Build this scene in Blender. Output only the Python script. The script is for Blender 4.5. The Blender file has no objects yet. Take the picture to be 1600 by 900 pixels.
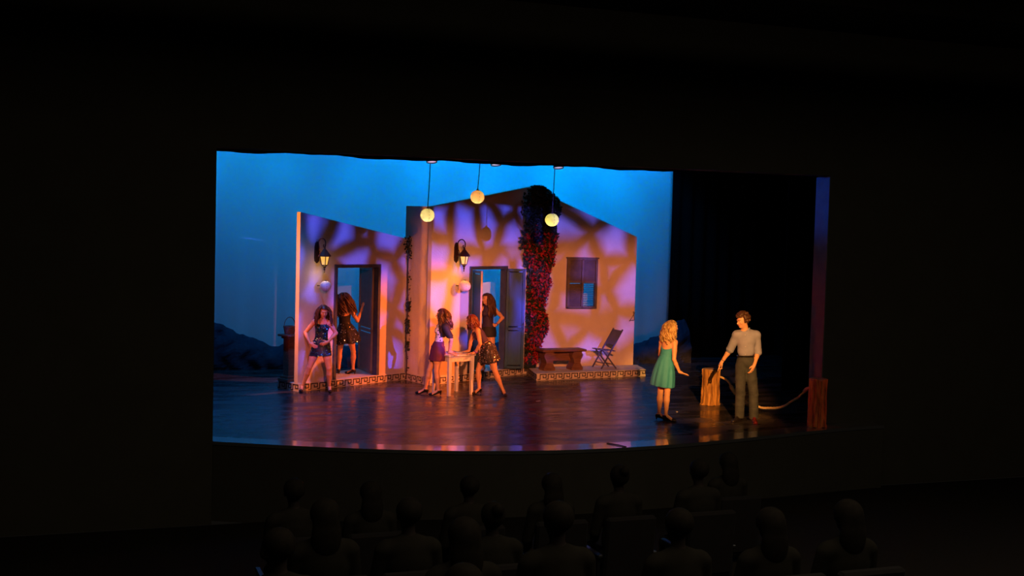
import bpy, bmesh, math, random
import numpy as np
from mathutils import Vector, Matrix
random.seed(7); RNG = np.random.default_rng(7)
PI = math.pi
SC = bpy.context.scene
COL = SC.collection
V = Vector

# ------------------------------------------------------------------ camera
cam_d = bpy.data.cameras.new('camera'); cam = bpy.data.objects.new('camera', cam_d); COL.objects.link(cam)
cam_d.sensor_width = 36.0; cam_d.lens = 36.0 * 1875 / 1600; cam_d.clip_end = 200
_F = V((0.34474, 0.93733, -0.05068)); _R = V((0.93867, -0.34379, 0.02672)); _U = V((-0.00762, 0.05678, 0.99836))
cam.matrix_world = Matrix(((_R.x, _U.x, -_F.x, -6.8653), (_R.y, _U.y, -_F.y, -17.3699), (_R.z, _U.z, -_F.z, 3.1662), (0, 0, 0, 1)))
SC.camera = cam
# ------------------------------------------------------------------ world, exposure
w = bpy.data.worlds.new('house_dark'); SC.world = w; w.use_nodes = True
w.node_tree.nodes['Background'].inputs[0].default_value = (0.9, 0.75, 0.6, 1)
w.node_tree.nodes['Background'].inputs[1].default_value = 0.004
SC.view_settings.view_transform = 'Standard'; SC.view_settings.look = 'None'
SC.view_settings.exposure = 0.0; SC.view_settings.gamma = 1.0; SC.view_settings.use_curve_mapping = False

# ------------------------------------------------------------------ stage lighting
def aim(o, loc, target):
    o.location = loc; o.rotation_euler = (V(target) - V(loc)).to_track_quat('-Z', 'Y').to_euler()
def spot(name, loc, target, color, watts, deg, blend=0.4, size=0.08):
    l = bpy.data.lights.new(name, 'SPOT'); o = bpy.data.objects.new(name, l); COL.objects.link(o)
    l.color = color; l.energy = watts; l.spot_size = math.radians(deg); l.spot_blend = blend; l.shadow_soft_size = size
    aim(o, loc, target); return o
def area(name, loc, target, color, watts, sx, sy, spread=180):
    l = bpy.data.lights.new(name, 'AREA'); o = bpy.data.objects.new(name, l); COL.objects.link(o)
    l.shape = 'RECTANGLE'; l.size = sx; l.size_y = sy; l.color = color; l.energy = watts; l.spread = math.radians(spread)
    aim(o, loc, target); return o
def profile(o, cuts=(), scale=None, seed=0.0, lo=0.04, hi=0.2, floor=0.0, rnd=1.0, warp=0.0, keep=None):
    """an ellipsoidal stage lamp: framing shutters (each the straight line through two points of the set) and a break-up gobo"""
    l = o.data; l.use_nodes = True; nt = l.node_tree; N = nt.nodes; K = nt.links
    bpy.context.view_layer.update()
    em = N['Emission']; tc = N.new('ShaderNodeTexCoord'); sx = N.new('ShaderNodeSeparateXYZ'); K.new(tc.outputs['Normal'], sx.inputs[0])
    def math_(op, a, b=None):
        n = N.new('ShaderNodeMath'); n.operation = op
        for i, v in enumerate((a, b)):
            if v is None: continue
            if isinstance(v, (int, float)): n.inputs[i].default_value = v
            else: K.new(v, n.inputs[i])
        return n.outputs[0]
    u = math_('MULTIPLY', math_('DIVIDE', sx.outputs[0], sx.outputs[2]), -1.0); v = math_('MULTIPLY', math_('DIVIDE', sx.outputs[1], sx.outputs[2]), -1.0)
    res = None
    def mul(x):
        nonlocal res; res = x if res is None else math_('MULTIPLY', res, x)
    Mi = Matrix.LocRotScale(o.location, o.rotation_euler, None).inverted()
    for A_, B_, soft in cuts:
        pa = Mi @ V(A_); pb = Mi @ V(B_); pa = (pa.x / -pa.z, pa.y / -pa.z); pb = (pb.x / -pb.z, pb.y / -pb.z)
        nx, ny = -(pb[1] - pa[1]), pb[0] - pa[0]; q = math.hypot(nx, ny); nx /= q; ny /= q; c = -(nx * pa[0] + ny * pa[1])
        k_ = (Mi @ V(keep)) if keep else V((0, 0, -1)); k_ = nx * k_.x / -k_.z + ny * k_.y / -k_.z + c
        if k_ < 0: nx, ny, c = -nx, -ny, -c
        e = math_('ADD', math_('ADD', math_('MULTIPLY', u, nx), math_('MULTIPLY', v, ny)), c)
        mr = N.new('ShaderNodeMapRange'); mr.interpolation_type = 'SMOOTHSTEP'; mr.inputs[1].default_value = -soft; mr.inputs[2].default_value = soft; K.new(e, mr.inputs[0]); mul(mr.outputs[0])
    if scale:
        cb = N.new('ShaderNodeCombineXYZ'); K.new(u, cb.inputs[0]); K.new(v, cb.inputs[1]); cb.inputs[2].default_value = seed; src = cb.outputs[0]
        if warp:
            no = N.new('ShaderNodeTexNoise'); no.inputs['Scale'].default_value = scale * .9; K.new(src, no.inputs['Vector'])
            vm = N.new('ShaderNodeVectorMath'); vm.operation = 'SCALE'; vm.inputs['Scale'].default_value = warp; K.new(no.outputs['Color'], vm.inputs[0])
            va = N.new('ShaderNodeVectorMath'); va.operation = 'ADD'; K.new(src, va.inputs[0]); K.new(vm.outputs[0], va.inputs[1]); src = va.outputs[0]
        vo = N.new('ShaderNodeTexVoronoi'); vo.feature = 'DISTANCE_TO_EDGE'; vo.inputs['Scale'].default_value = scale; vo.inputs['Randomness'].default_value = rnd; K.new(src, vo.inputs['Vector'])
        mr = N.new('ShaderNodeMapRange'); mr.interpolation_type = 'SMOOTHSTEP'; mr.inputs[1].default_value = lo; mr.inputs[2].default_value = hi
        mr.inputs[3].default_value = floor; mr.inputs[4].default_value = 1.0; K.new(vo.outputs['Distance'], mr.inputs[0]); mul(mr.outputs[0])
    K.new(res, em.inputs['Strength']); return o
HEAD = ((-5, -.4, 4.13), (5, -.4, 4.13), .004)
HEADS = ((-5, -.4, 3.70), (5, -.4, 3.70), .026); HEADL = ((-5, -.4, 3.24), (5, -.4, 3.24), .030); SETBASE2 = ((-.36, 5.2, .75), (2.42, 6.8, .75), .012); SETBASE = ((-3, 4.75, .25), (2.6, 6.5, .25), .006); MID = ((-.36, 6.1, 0), (-.36, 6.1, 3), .002)
ROOF_L = ((-2.88, 4.83, 3.36), (-.45, 6.24, 2.89), .002)
ROOF_A = ((-.2, 5.32, 3.55), (2.42, 6.83, 4.06), .002); ROOF_B = ((2.42, 6.83, 4.04), (5.04, 6.93, 3.04), .002)
RIGHT_B = ((5.05, 6.93, 0), (5.05, 6.93, 3), .002); LEFT_L = ((-2.95, 4.83, 0), (-2.95, 4.83, 3), .002); LEFT_M = ((-.46, 6.1, 0), (-.46, 6.1, 3), .012)

# cyclorama lights: a row hung above the cloth, out of sight behind the border
for i, (x, e) in enumerate(zip((-5.0, -3.4, -1.8, -0.2, 1.4, 3.0, 4.6, 6.2), (80, 68, 84, 120, 145, 165, 165, 125))):
    spot('cyc_light', (x, 7.55, 5.8), (x, 8.95, 3.4), (0.0, 0.26, 0.95), e * 1.45, 84, 0.8, 0.12)
for i, x in enumerate((-3.5, 0.5, 4.5)):
    spot('cyc_fill', (x, 6.9, 6.6), (x, 9.0, 1.6), (0.0, 0.33, 0.80), 190, 110, 1.0, 0.3)
# front-of-house washes
profile(spot('amber_wash_left', (-4.2, -12.5, 5.1), (-1.6, 5.6, 1.9), (1.0, 0.20, 0.07), 3400, 22, 0.6, 0.05), (HEADL, ROOF_L, LEFT_L))
profile(spot('amber_wash_right', (-3.2, -12.5, 5.1), (2.6, 6.5, 1.8), (1.0, 0.26, 0.085), 11000, 24, 0.5, 0.05), (HEADS, ROOF_A, ROOF_B, RIGHT_B, LEFT_M))
# break-up lamps, shuttered in three around each doorway: left of it, right of it and above it
def on_line(p, q, t): return (p[0] + (q[0] - p[0]) * t, p[1] + (q[1] - p[1]) * t)
def vert(p): return ((p[0], p[1], 0), (p[0], p[1], 3), .0015)
for nm, p, q, t0, t1, zd, roof, base, ends, e in (
        ('left', (-2.88, 4.83), (-.45, 6.24), .86 / 2.81, 2.06 / 2.81, 2.36, ROOF_L, SETBASE, (LEFT_L, MID), 12500),
        ('middle', (-.2, 5.32), (2.42, 6.83), 1.13 / 3.02, 2.31 / 3.02, 2.34, ROOF_A, SETBASE2, (MID, vert((2.6, 6.8))), 13500)):
    a_, b_ = on_line(p, q, t0), on_line(p, q, t1); q0, q1 = on_line(p, q, t0 * .4), on_line(p, q, (1 + t1) / 2); qm = on_line(p, q, (t0 + t1) / 2)
    top = ((a_[0], a_[1], zd), (b_[0], b_[1], zd), .0015); com = (1.0, 1.0)
    for part, aim_at, cuts in (('a', (*q0, 2.2), (HEAD, ends[0], roof, base, vert(a_))), ('b', (*q1, 1.8), (HEAD, roof, base, vert(b_), ends[1])), ('c', (*qm, 2.75), (HEAD, roof, vert(a_), vert(b_), top))):
        profile(spot('blue_gobo_%s_%s' % (nm, part), (3.4, -9.0, 4.8), (-0.4, 6.0, 2.0), (0.06, 0.085, 1.0), e, 36, 0.3, 0.02), cuts, 19, 7.7, .05, .36, 0, .85, .02, keep=aim_at)
profile(spot('blue_gobo_right', (3.6, -9.5, 4.8), (3.9, 6.6, 1.9), (0.12, 0.12, 1.0), 12500, 18, 0.6, 0.02), (HEAD, ROOF_B, RIGHT_B, SETBASE), 17, 1.1, .04, .34, 0, .9, .02)
# electrics and booms inside the stage
profile(spot('amber_electric', (0.5, 0.9, 5.0), (1.2, 6.4, 3.2), (1.0, 0.26, 0.08), 45, 80, 0.8, 0.1), (ROOF_A, ROOF_B))
spot('orange_side', (4.4, 1.2, 4.3), (-0.4, 5.3, 0.7), (1.0, 0.15, 0.02), 3800, 29, 0.6, 0.06)
profile(spot('amber_boom_left', (-4.8, 4.2, 2.6), (-2.92, 4.9, 1.8), (1.0, 0.24, 0.02), 330, 100, 0.3, 0.05), (((-2.97, 5.0, 0), (-2.97, 5.0, 3), .008), ((-2.84, 4.78, 0), (-2.84, 4.78, 3), .008)))
profile(spot('amber_key_right', (-2.6, -13.5, 5.2), (3.5, 0.6, 0.85), (1.0, 0.40, 0.09), 17000, 9.5, 0.5, 0.05), (HEAD, ((2.0, .3, 0), (2.0, .3, 3), .004), ((4.9, -.4, 0), (4.9, -.4, 3), .004)))
spot('red_boom_left', (-4.8, 2.6, 1.9), (-2.3, 4.9, .95), (1.0, 0.10, 0.015), 170, 30, 0.8, 0.05)
spot('blue_top', (-3.4, 3.2, 5.4), (-3.2, 3.6, 0.0), (0.01, 0.22, 1.0), 700, 75, 0.9, 0.1)
spot('blue_reveal', (-4.2, 2.6, 4.0), (4.96, -0.2, 4.0), (0.0, 0.12, 1.0), 1500, 13, 0.9, 0.1)
profile(spot('red_boom_right', (7.4, -3.4, 1.8), (4.74, -0.6, 0.4), (1.0, 0.03, 0.02), 60, 30, 0.6, 0.05), (((4.93, -.45, 0), (4.93, -.45, 3), .004), ((4.0, -.9, .02), (5.2, -.78, .02), .003)))
spot('red_low', (-4.7, 1.0, 1.0), (4.96, -0.2, 1.2), (0.8, 0.02, 0.06), 420, 20, 0.9, 0.1)
# unseen area lamp, added to lift the auditorium out of pure black
area('house_fill', (0, -13.0, 7.7), (0, -13.0, 0), (1.0, 0.84, 0.60), 150, 12, 8)

# ------------------------------------------------------------------ materials
def mat(name, col, rough=0.6, metal=0.0, col2=None, scale=8.0, bump=0.0, bscale=None, emit=None, es=0.0, trans=0.0, spec=None, kind='noise', detail=4, stretch=None):
    m = bpy.data.materials.new(name); m.use_nodes = True; nt = m.node_tree; N = nt.nodes; K = nt.links
    b = N['Principled BSDF']; b.inputs['Base Color'].default_value = (*col, 1); b.inputs['Roughness'].default_value = rough; b.inputs['Metallic'].default_value = metal
    if spec is not None: b.inputs['Specular IOR Level'].default_value = spec
    tc = N.new('ShaderNodeTexCoord'); mp = N.new('ShaderNodeMapping'); K.new(tc.outputs['Object'], mp.inputs[0])
    if stretch: mp.inputs['Scale'].default_value = stretch
    def tex(sc):
        if kind == 'wave':
            t = N.new('ShaderNodeTexWave'); t.inputs['Scale'].default_value = sc; t.inputs['Distortion'].default_value = 3; t.inputs['Detail'].default_value = 3; out = t.outputs['Fac']
        elif kind == 'voronoi':
            t = N.new('ShaderNodeTexVoronoi'); t.inputs['Scale'].default_value = sc; out = t.outputs['Distance']
        else:
            t = N.new('ShaderNodeTexNoise'); t.inputs['Scale'].default_value = sc; t.inputs['Detail'].default_value = detail; out = t.outputs['Fac']
        K.new(mp.outputs[0], t.inputs['Vector']); return out
    if col2:
        r = N.new('ShaderNodeValToRGB'); r.color_ramp.elements[0].position = 0.32; r.color_ramp.elements[1].position = 0.68
        r.color_ramp.elements[0].color = (*col, 1); r.color_ramp.elements[1].color = (*col2, 1)
        K.new(tex(scale), r.inputs[0]); K.new(r.outputs[0], b.inputs['Base Color'])
    if bump:
        bp = N.new('ShaderNodeBump'); bp.inputs['Strength'].default_value = bump; bp.inputs['Distance'].default_value = 0.02
        K.new(tex(bscale or scale * 3), bp.inputs['Height']); K.new(bp.outputs[0], b.inputs['Normal'])
    if emit: b.inputs['Emission Color'].default_value = (*emit, 1); b.inputs['Emission Strength'].default_value = es
    if trans: b.inputs['Transmission Weight'].default_value = trans
    m.diffuse_color = (*col, 1); return m
M = {}
M['black'] = mat('black_drape', (0.006, 0.006, 0.006), 0.95, col2=(0.009, 0.008, 0.008), scale=3, spec=0.05)
M['blackwall'] = mat('black_paint', (0.008, 0.0075, 0.007), 0.9, col2=(0.011, 0.010, 0.009), scale=2, spec=0.1)
M['housewall'] = mat('dark_house_paint', (0.09, 0.08, 0.062), 0.95, col2=(0.10, 0.09, 0.07), scale=2, spec=0.05)
M['carpet'] = mat('dark_aisle_carpet', (0.03, 0.025, 0.02), 0.95, col2=(0.036, 0.03, 0.024), scale=30, spec=0.05)
M['reveal'] = mat('grey_reveal', (0.10, 0.10, 0.11), 0.7, col2=(0.13, 0.13, 0.14), scale=5)
M['cyc'] = mat('white_cloth', (0.78, 0.80, 0.80), 0.9, col2=(0.84, 0.85, 0.85), scale=0.8, bump=0.25, bscale=1.2, spec=0.1, stretch=(1, 1, .3))
M['stucco'] = mat('warm_stucco', (0.66, 0.57, 0.47), 0.9, col2=(0.74, 0.65, 0.54), scale=2.5, bump=0.25, bscale=40, spec=0.1)
M['cream'] = mat('cream_paint', (0.68, 0.62, 0.52), 0.75, col2=(0.6, 0.54, 0.45), scale=6)
M['keydark'] = mat('dark_key_paint', (0.025, 0.015, 0.02), 0.6, col2=(0.04, 0.025, 0.03), scale=9)
M['bluedoor'] = mat('blue_door_paint', (0.003, 0.055, 0.13), 0.5, col2=(0.005, 0.075, 0.17), scale=5, stretch=(4, 4, .5))
M['framewood'] = mat('weathered_blue_frame', (0.05, 0.06, 0.11), 0.6, col2=(0.09, 0.10, 0.16), scale=7)
M['paletrim'] = mat('pale_edge_paint', (0.45, 0.42, 0.40), 0.7, col2=(0.3, 0.28, 0.28), scale=20)
M['greywood'] = mat('grey_brown_slats', (0.10, 0.08, 0.075), 0.6, col2=(0.15, 0.12, 0.11), scale=6)
M['brownwood'] = mat('dark_brown_wood', (0.13, 0.055, 0.03), 0.5, col2=(0.22, 0.10, 0.055), scale=7, stretch=(1, 6, 6))
M['bluegrey'] = mat('blue_grey_wood', (0.07, 0.075, 0.13), 0.5, col2=(0.10, 0.10, 0.17), scale=6)
M['bark'] = mat('rough_bark', (0.16, 0.062, 0.012), 0.8, col2=(0.66, 0.32, 0.07), scale=5, bump=0.8, bscale=14, stretch=(5, 5, .7))
M['cutwood'] = mat('sawn_wood', (0.30, 0.17, 0.10), 0.7, col2=(0.38, 0.23, 0.14), scale=9, kind='voronoi')
M['rope'] = mat('hemp_rope', (0.62, 0.42, 0.18), 0.8, col2=(0.72, 0.52, 0.25), scale=60, bump=0.5, bscale=80)
M['whitewood'] = mat('white_distressed_wood', (0.62, 0.60, 0.58), 0.6, col2=(0.78, 0.76, 0.74), scale=6, stretch=(5, 5, 1))
M['iron'] = mat('dark_iron', (0.025, 0.013, 0.012), 0.45, 0.3, col2=(0.04, 0.02, 0.016), scale=20)
M['ironroof'] = mat('copper_brown_roof', (0.16, 0.05, 0.025), 0.45, 0.3, col2=(0.2, 0.07, 0.035), scale=20)
M['lampglass'] = mat('glowing_lamp_glass', (0.8, 0.6, 0.3), 0.4, emit=(1.0, 0.52, 0.10), es=0.95)
def paper(name, col):
    m = bpy.data.materials.new(name); m.use_nodes = True; nt = m.node_tree; N = nt.nodes; K = nt.links; N.remove(N['Principled BSDF'])
    d = N.new('ShaderNodeBsdfDiffuse'); t = N.new('ShaderNodeBsdfTranslucent'); mx = N.new('ShaderNodeMixShader'); mx.inputs[0].default_value = .55
    tc = N.new('ShaderNodeTexCoord'); no = N.new('ShaderNodeTexNoise'); no.inputs['Scale'].default_value = 18; K.new(tc.outputs['Object'], no.inputs['Vector'])
    r = N.new('ShaderNodeValToRGB'); r.color_ramp.elements[0].color = (*[c * .97 for c in col], 1); r.color_ramp.elements[1].color = (*col, 1); K.new(no.outputs['Fac'], r.inputs[0])
    K.new(r.outputs[0], d.inputs[0]); K.new(r.outputs[0], t.inputs[0]); K.new(d.outputs[0], mx.inputs[1]); K.new(t.outputs[0], mx.inputs[2]); K.new(mx.outputs[0], N['Material Output'].inputs[0]); return m
M['paper1'] = paper('white_lantern_paper', (0.80, 0.78, 0.52)); M['paper2'] = paper('orange_lantern_paper', (0.86, 0.58, 0.30)); M['paper3'] = paper('yellow_green_lantern_paper', (0.70, 0.78, 0.36))
M['paperoff'] = mat('unlit_white_paper', (0.62, 0.60, 0.56), 0.85, col2=(0.68, 0.66, 0.62), scale=3)
M['bulb'] = mat('glowing_bulb', (1, .8, .5), 0.4, emit=(1.0, 0.75, 0.25), es=2.0)
M['cord'] = mat('black_cord', (0.008, 0.008, 0.01), 0.6)
M['rock'] = mat('painted_rock', (0.010, 0.016, 0.04), 0.9, col2=(0.04, 0.034, 0.06), scale=3.0, bump=0.6, bscale=5, detail=8)
M['leaf'] = mat('dark_green_leaf', (0.012, 0.022, 0.010), 0.6, col2=(0.02, 0.035, 0.014), scale=12)
M['bract'] = mat('crimson_flower', (0.40, 0.012, 0.010), 0.7, col2=(0.26, 0.01, 0.008), scale=10)
M['stem'] = mat('woody_stem', (0.05, 0.03, 0.02), 0.8, col2=(0.08, 0.045, 0.03), scale=20)
M['basket'] = mat('woven_wicker', (0.14, 0.06, 0.02), 0.7, col2=(0.22, 0.10, 0.04), scale=40, bump=0.6)
M['skin'] = mat('skin', (0.68, 0.36, 0.20), 0.5, col2=(0.72, 0.39, 0.22), scale=9)
M['brownhair'] = mat('brown_hair', (0.055, 0.022, 0.012), 0.4, col2=(0.09, 0.035, 0.018), scale=30, stretch=(1, 1, .1))
M['redbrownhair'] = mat('auburn_hair', (0.10, 0.022, 0.012), 0.4, col2=(0.15, 0.038, 0.018), scale=30, stretch=(1, 1, .1))
M['blondehair'] = mat('blonde_hair', (0.26, 0.12, 0.03), 0.38, col2=(0.85, 0.60, 0.26), scale=38, stretch=(1, 1, .35))
M['curlhair'] = mat('curly_brown_hair', (0.03, 0.014, 0.007), 0.5, col2=(0.11, 0.045, 0.02), scale=45)
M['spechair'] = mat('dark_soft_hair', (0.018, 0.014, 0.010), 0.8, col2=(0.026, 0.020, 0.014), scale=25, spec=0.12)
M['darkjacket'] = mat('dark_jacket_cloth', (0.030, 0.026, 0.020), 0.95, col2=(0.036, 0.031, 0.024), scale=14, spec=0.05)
M['dimskin'] = mat('shade_dark_skin', (0.03, 0.018, 0.014), 0.8, col2=(0.035, 0.02, 0.016), scale=9)  # spectators' skin, with the dark of the auditorium put into its colour
M['eyewhite'] = mat('eye_white', (0.6, 0.58, 0.55), 0.3)
M['lips'] = mat('lip_colour', (0.42, 0.10, 0.09), 0.4)
M['brow'] = mat('eyebrow', (0.05, 0.02, 0.012), 0.7)
M['navysequin'] = mat('navy_satin', (0.008, 0.016, 0.035), 0.35, col2=(0.014, 0.03, 0.055), scale=10)
M['teal_seq'] = mat('teal_sequin', (0.06, 0.32, 0.46), 0.25, 0.9)
M['silver_seq'] = mat('silver_sequin', (0.75, 0.72, 0.85), 0.25, 0.9)
M['blackcloth'] = mat('black_cloth', (0.008, 0.007, 0.012), 0.7, col2=(0.013, 0.011, 0.018), scale=12)
M['polka'] = mat('white_blouse_cloth', (0.66, 0.62, 0.62), 0.8, col2=(0.7, 0.66, 0.66), scale=5)
M['dot'] = mat('black_dot', (0.01, 0.01, 0.012), 0.8)
M['plum'] = mat('plum_skirt_cloth', (0.09, 0.014, 0.06), 0.75, col2=(0.13, 0.02, 0.085), scale=8)
M['indigo'] = mat('indigo_top_cloth', (0.025, 0.015, 0.07), 0.7, col2=(0.035, 0.02, 0.095), scale=9)
M['tealdress'] = mat('sea_green_cloth', (0.035, 0.30, 0.42), 0.7, col2=(0.045, 0.34, 0.47), scale=6)
M['shirt'] = mat('grey_shirt_cloth', (0.25, 0.27, 0.40), 0.8, col2=(0.29, 0.31, 0.46), scale=10, bump=0.2, bscale=18)
M['trouser'] = mat('olive_grey_trouser', (0.024, 0.030, 0.034), 0.85, col2=(0.048, 0.056, 0.062), scale=9, bump=0.4, bscale=16)
M['shoe'] = mat('black_shoe_leather', (0.012, 0.010, 0.010), 0.3)
M['redshoe'] = mat('dark_red_shoe_leather', (0.15, 0.012, 0.012), 0.25)
M['band'] = mat('violet_band', (0.14, 0.05, 0.6), 0.4)
M['metal'] = mat('grey_metal', (0.1, 0.1, 0.11), 0.4, 0.8)
M['lens'] = mat('lit_lens', (0.7, 0.6, 0.75), 0.2, emit=(0.75, 0.6, 0.9), es=0.7)
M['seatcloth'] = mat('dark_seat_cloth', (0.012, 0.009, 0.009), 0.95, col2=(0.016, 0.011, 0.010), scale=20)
M['paperwhite'] = mat('white_paper_sheet', (0.72, 0.70, 0.68), 0.8)
M['slatwood'] = mat('brown_grey_louvres', (0.24, 0.18, 0.15), 0.6, col2=(0.30, 0.23, 0.19), scale=6)
M['tape'] = mat('white_tape', (0.6, 0.5, 0.55), 0.6)

def floor_mat():
    m = bpy.data.materials.new('scuffed_black_stage_floor'); m.use_nodes = True; nt = m.node_tree; N = nt.nodes; K = nt.links; b = N['Principled BSDF']
    tc = N.new('ShaderNodeTexCoord'); mp = N.new('ShaderNodeMapping'); mp.inputs['Scale'].default_value = (0.6, 2.0, 1); mp.inputs['Rotation'].default_value = (0, 0, 0.2); K.new(tc.outputs['Object'], mp.inputs[0])
    n1 = N.new('ShaderNodeTexNoise'); n1.inputs['Scale'].default_value = 1.4; n1.inputs['Detail'].default_value = 6; K.new(mp.outputs[0], n1.inputs['Vector'])
    n2 = N.new('ShaderNodeTexNoise'); n2.inputs['Scale'].default_value = 7; n2.inputs['Detail'].default_value = 8; K.new(mp.outputs[0], n2.inputs['Vector'])
    r = N.new('ShaderNodeValToRGB'); r.color_ramp.elements[0].position = .35; r.color_ramp.elements[1].position = .75
    r.color_ramp.elements[0].color = (.020, .019, .021, 1); r.color_ramp.elements[1].color = (.060, .052, .054, 1); K.new(n1.outputs['Fac'], r.inputs[0]); 
    mx = N.new('ShaderNodeMix'); mx.data_type = 'RGBA'; mx.blend_type = 'ADD'; r2 = N.new('ShaderNodeValToRGB'); r2.color_ramp.elements[0].position = .55; r2.color_ramp.elements[1].position = .8
    r2.color_ramp.elements[0].color = (0, 0, 0, 1); r2.color_ramp.elements[1].color = (.07, .065, .065, 1); K.new(n2.outputs['Fac'], r2.inputs[0])
    mx.inputs[0].default_value = 1; K.new(r.outputs[0], mx.inputs[6]); K.new(r2.outputs[0], mx.inputs[7]); K.new(mx.outputs[2], b.inputs['Base Color'])
    mr = N.new('ShaderNodeMapRange'); mr.inputs[1].default_value = .3; mr.inputs[2].default_value = .7; mr.inputs[3].default_value = .17; mr.inputs[4].default_value = .38; K.new(n1.outputs['Fac'], mr.inputs[0]); K.new(mr.outputs[0], b.inputs['Roughness'])
    bp = N.new('ShaderNodeBump'); bp.inputs['Strength'].default_value = .12; bp.inputs['Distance'].default_value = .01; K.new(n2.outputs['Fac'], bp.inputs['Height']); K.new(bp.outputs[0], b.inputs['Normal'])
    b.inputs['Specular IOR Level'].default_value = 0.55
    return m
M['floor'] = floor_mat()
M['lip'] = mat('glossy_edge_board', (0.13, 0.13, 0.135), 0.3, col2=(0.15, 0.15, 0.155), scale=4, spec=1.0); M['lip'].node_tree.nodes['Principled BSDF'].inputs['Coat Weight'].default_value = 1.0; M['lip'].node_tree.nodes['Principled BSDF'].inputs['Coat Roughness'].default_value = 0.08

# ------------------------------------------------------------------ helpers
def tag(o, label, cat, group=None, kind=None):
    o['label'] = label; o['category'] = cat
    if group: o['group'] = group
    if kind: o['kind'] = kind
    return o
def thing(name, label, cat, loc=(0, 0, 0), rz=0.0, group=None):
    o = bpy.data.objects.new(name, None); COL.objects.link(o); o.empty_display_size = 0.1
    o.location = loc; o.rotation_euler = (0, 0, rz); return tag(o, label, cat, group)
def link(name, me, m, parent=None, kind=None, label=None):
    o = bpy.data.objects.new(name, me); COL.objects.link(o)
    if m is not None: me.materials.append(m)
    if parent is not None: o.parent = parent
    if kind: o['kind'] = kind
    if label: o['label'] = label
    return o
def obj(name, bm, m, parent=None, kind=None, label=None, smooth=False):
    me = bpy.data.meshes.new(name); bm.normal_update(); bm.to_mesh(me); bm.free()
    if smooth: me.polygons.foreach_set('use_smooth', [True] * len(me.polygons))
    return link(name, me, m, parent, kind, label)
def box(bm, c, s, rot=None, bevel=0.0, taper=None):
    r = bmesh.ops.create_cube(bm, size=1.0); vs = r['verts']
    for v in vs:
        k = 1.0
        if taper is not None and v.co.z < 0: k = taper
        v.co = V((v.co.x * s[0] * k, v.co.y * s[1] * k, v.co.z * s[2]))
    if bevel:
        es = list({e for v in vs for e in v.link_edges})
        rr = bmesh.ops.bevel(bm, geom=es, offset=bevel, segments=1, affect='EDGES', profile=.5); vs = list({v for f in rr['faces'] for v in f.verts} | {v for v in vs if v.is_valid})
    Mx = Matrix.Translation(c) @ (rot.to_4x4() if rot is not None else Matrix())
    bmesh.ops.transform(bm, matrix=Mx, verts=vs); return vs
def beam(bm, a, b, w, d, up=V((0, 0, 1))):
    """box from a to b"""
    a = V(a); b = V(b); z = (b - a); L = z.length; z.normalize(); x = up.cross(z)
    if x.length < 1e-4: x = V((1, 0, 0))
    x.normalize(); y = z.cross(x); R = Matrix((x, y, z)).transposed()
    return box(bm, (a + b) / 2, (w, d, L), R)
def tube(bm, pts, rad, seg=8, cap=True):
    pts = [V(p) for p in pts]; n = len(pts); rads = rad if hasattr(rad, '__len__') else [rad] * n; rings = []
    t0 = (pts[1] - pts[0]).normalized(); nx = t0.orthogonal().normalized()
    for i, p in enumerate(pts):
        t = ((pts[i + 1] if i < n - 1 else p) - (pts[i - 1] if i else p)).normalized()
        nx = (nx - t * nx.dot(t)).normalized(); ny = t.cross(nx)
        rings.append([bm.verts.new(p + (nx * math.cos(2 * PI * k / seg) + ny * math.sin(2 * PI * k / seg)) * rads[i]) for k in range(seg)])
    for a, b in zip(rings, rings[1:]):
        for k in range(seg): bm.faces.new((a[k], a[(k + 1) % seg], b[(k + 1) % seg], b[k]))
    if cap: bm.faces.new(rings[0][::-1]); bm.faces.new(rings[-1])
def lathe(bm, prof, seg=20, c=(0, 0, 0), sx=1, sy=1, cap=True):
    rings = []
    for r, z in prof: rings.append([bm.verts.new((c[0] + r * sx * math.cos(2 * PI * k / seg), c[1] + r * sy * math.sin(2 * PI * k / seg), c[2] + z)) for k in range(seg)])
    for a, b in zip(rings, rings[1:]):
        for k in range(seg): bm.faces.new((a[k], a[(k + 1) % seg], b[(k + 1) % seg], b[k]))
    if cap: bm.faces.new(rings[0][::-1]); bm.faces.new(rings[-1])
def prism(bm, poly, z0, z1):
    lo = [bm.verts.new((x, y, z0)) for x, y in poly]; hi = [bm.verts.new((x, y, z1)) for x, y in poly]; n = len(poly)
    bm.faces.new(lo[::-1]); bm.faces.new(hi)
    for i in range(n): bm.faces.new((lo[i], lo[(i + 1) % n], hi[(i + 1) % n], hi[i]))
def slab(bm, poly, y0, y1):
    """polygon in the local x-z plane, thick along y"""
    a = [bm.verts.new((x, y0, z)) for x, z in poly]; b = [bm.verts.new((x, y1, z)) for x, z in poly]; n = len(poly)
    bm.faces.new(a); bm.faces.new(b[::-1])
    for i in range(n): bm.faces.new((a[(i + 1) % n], a[i], b[i], b[(i + 1) % n]))

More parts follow.
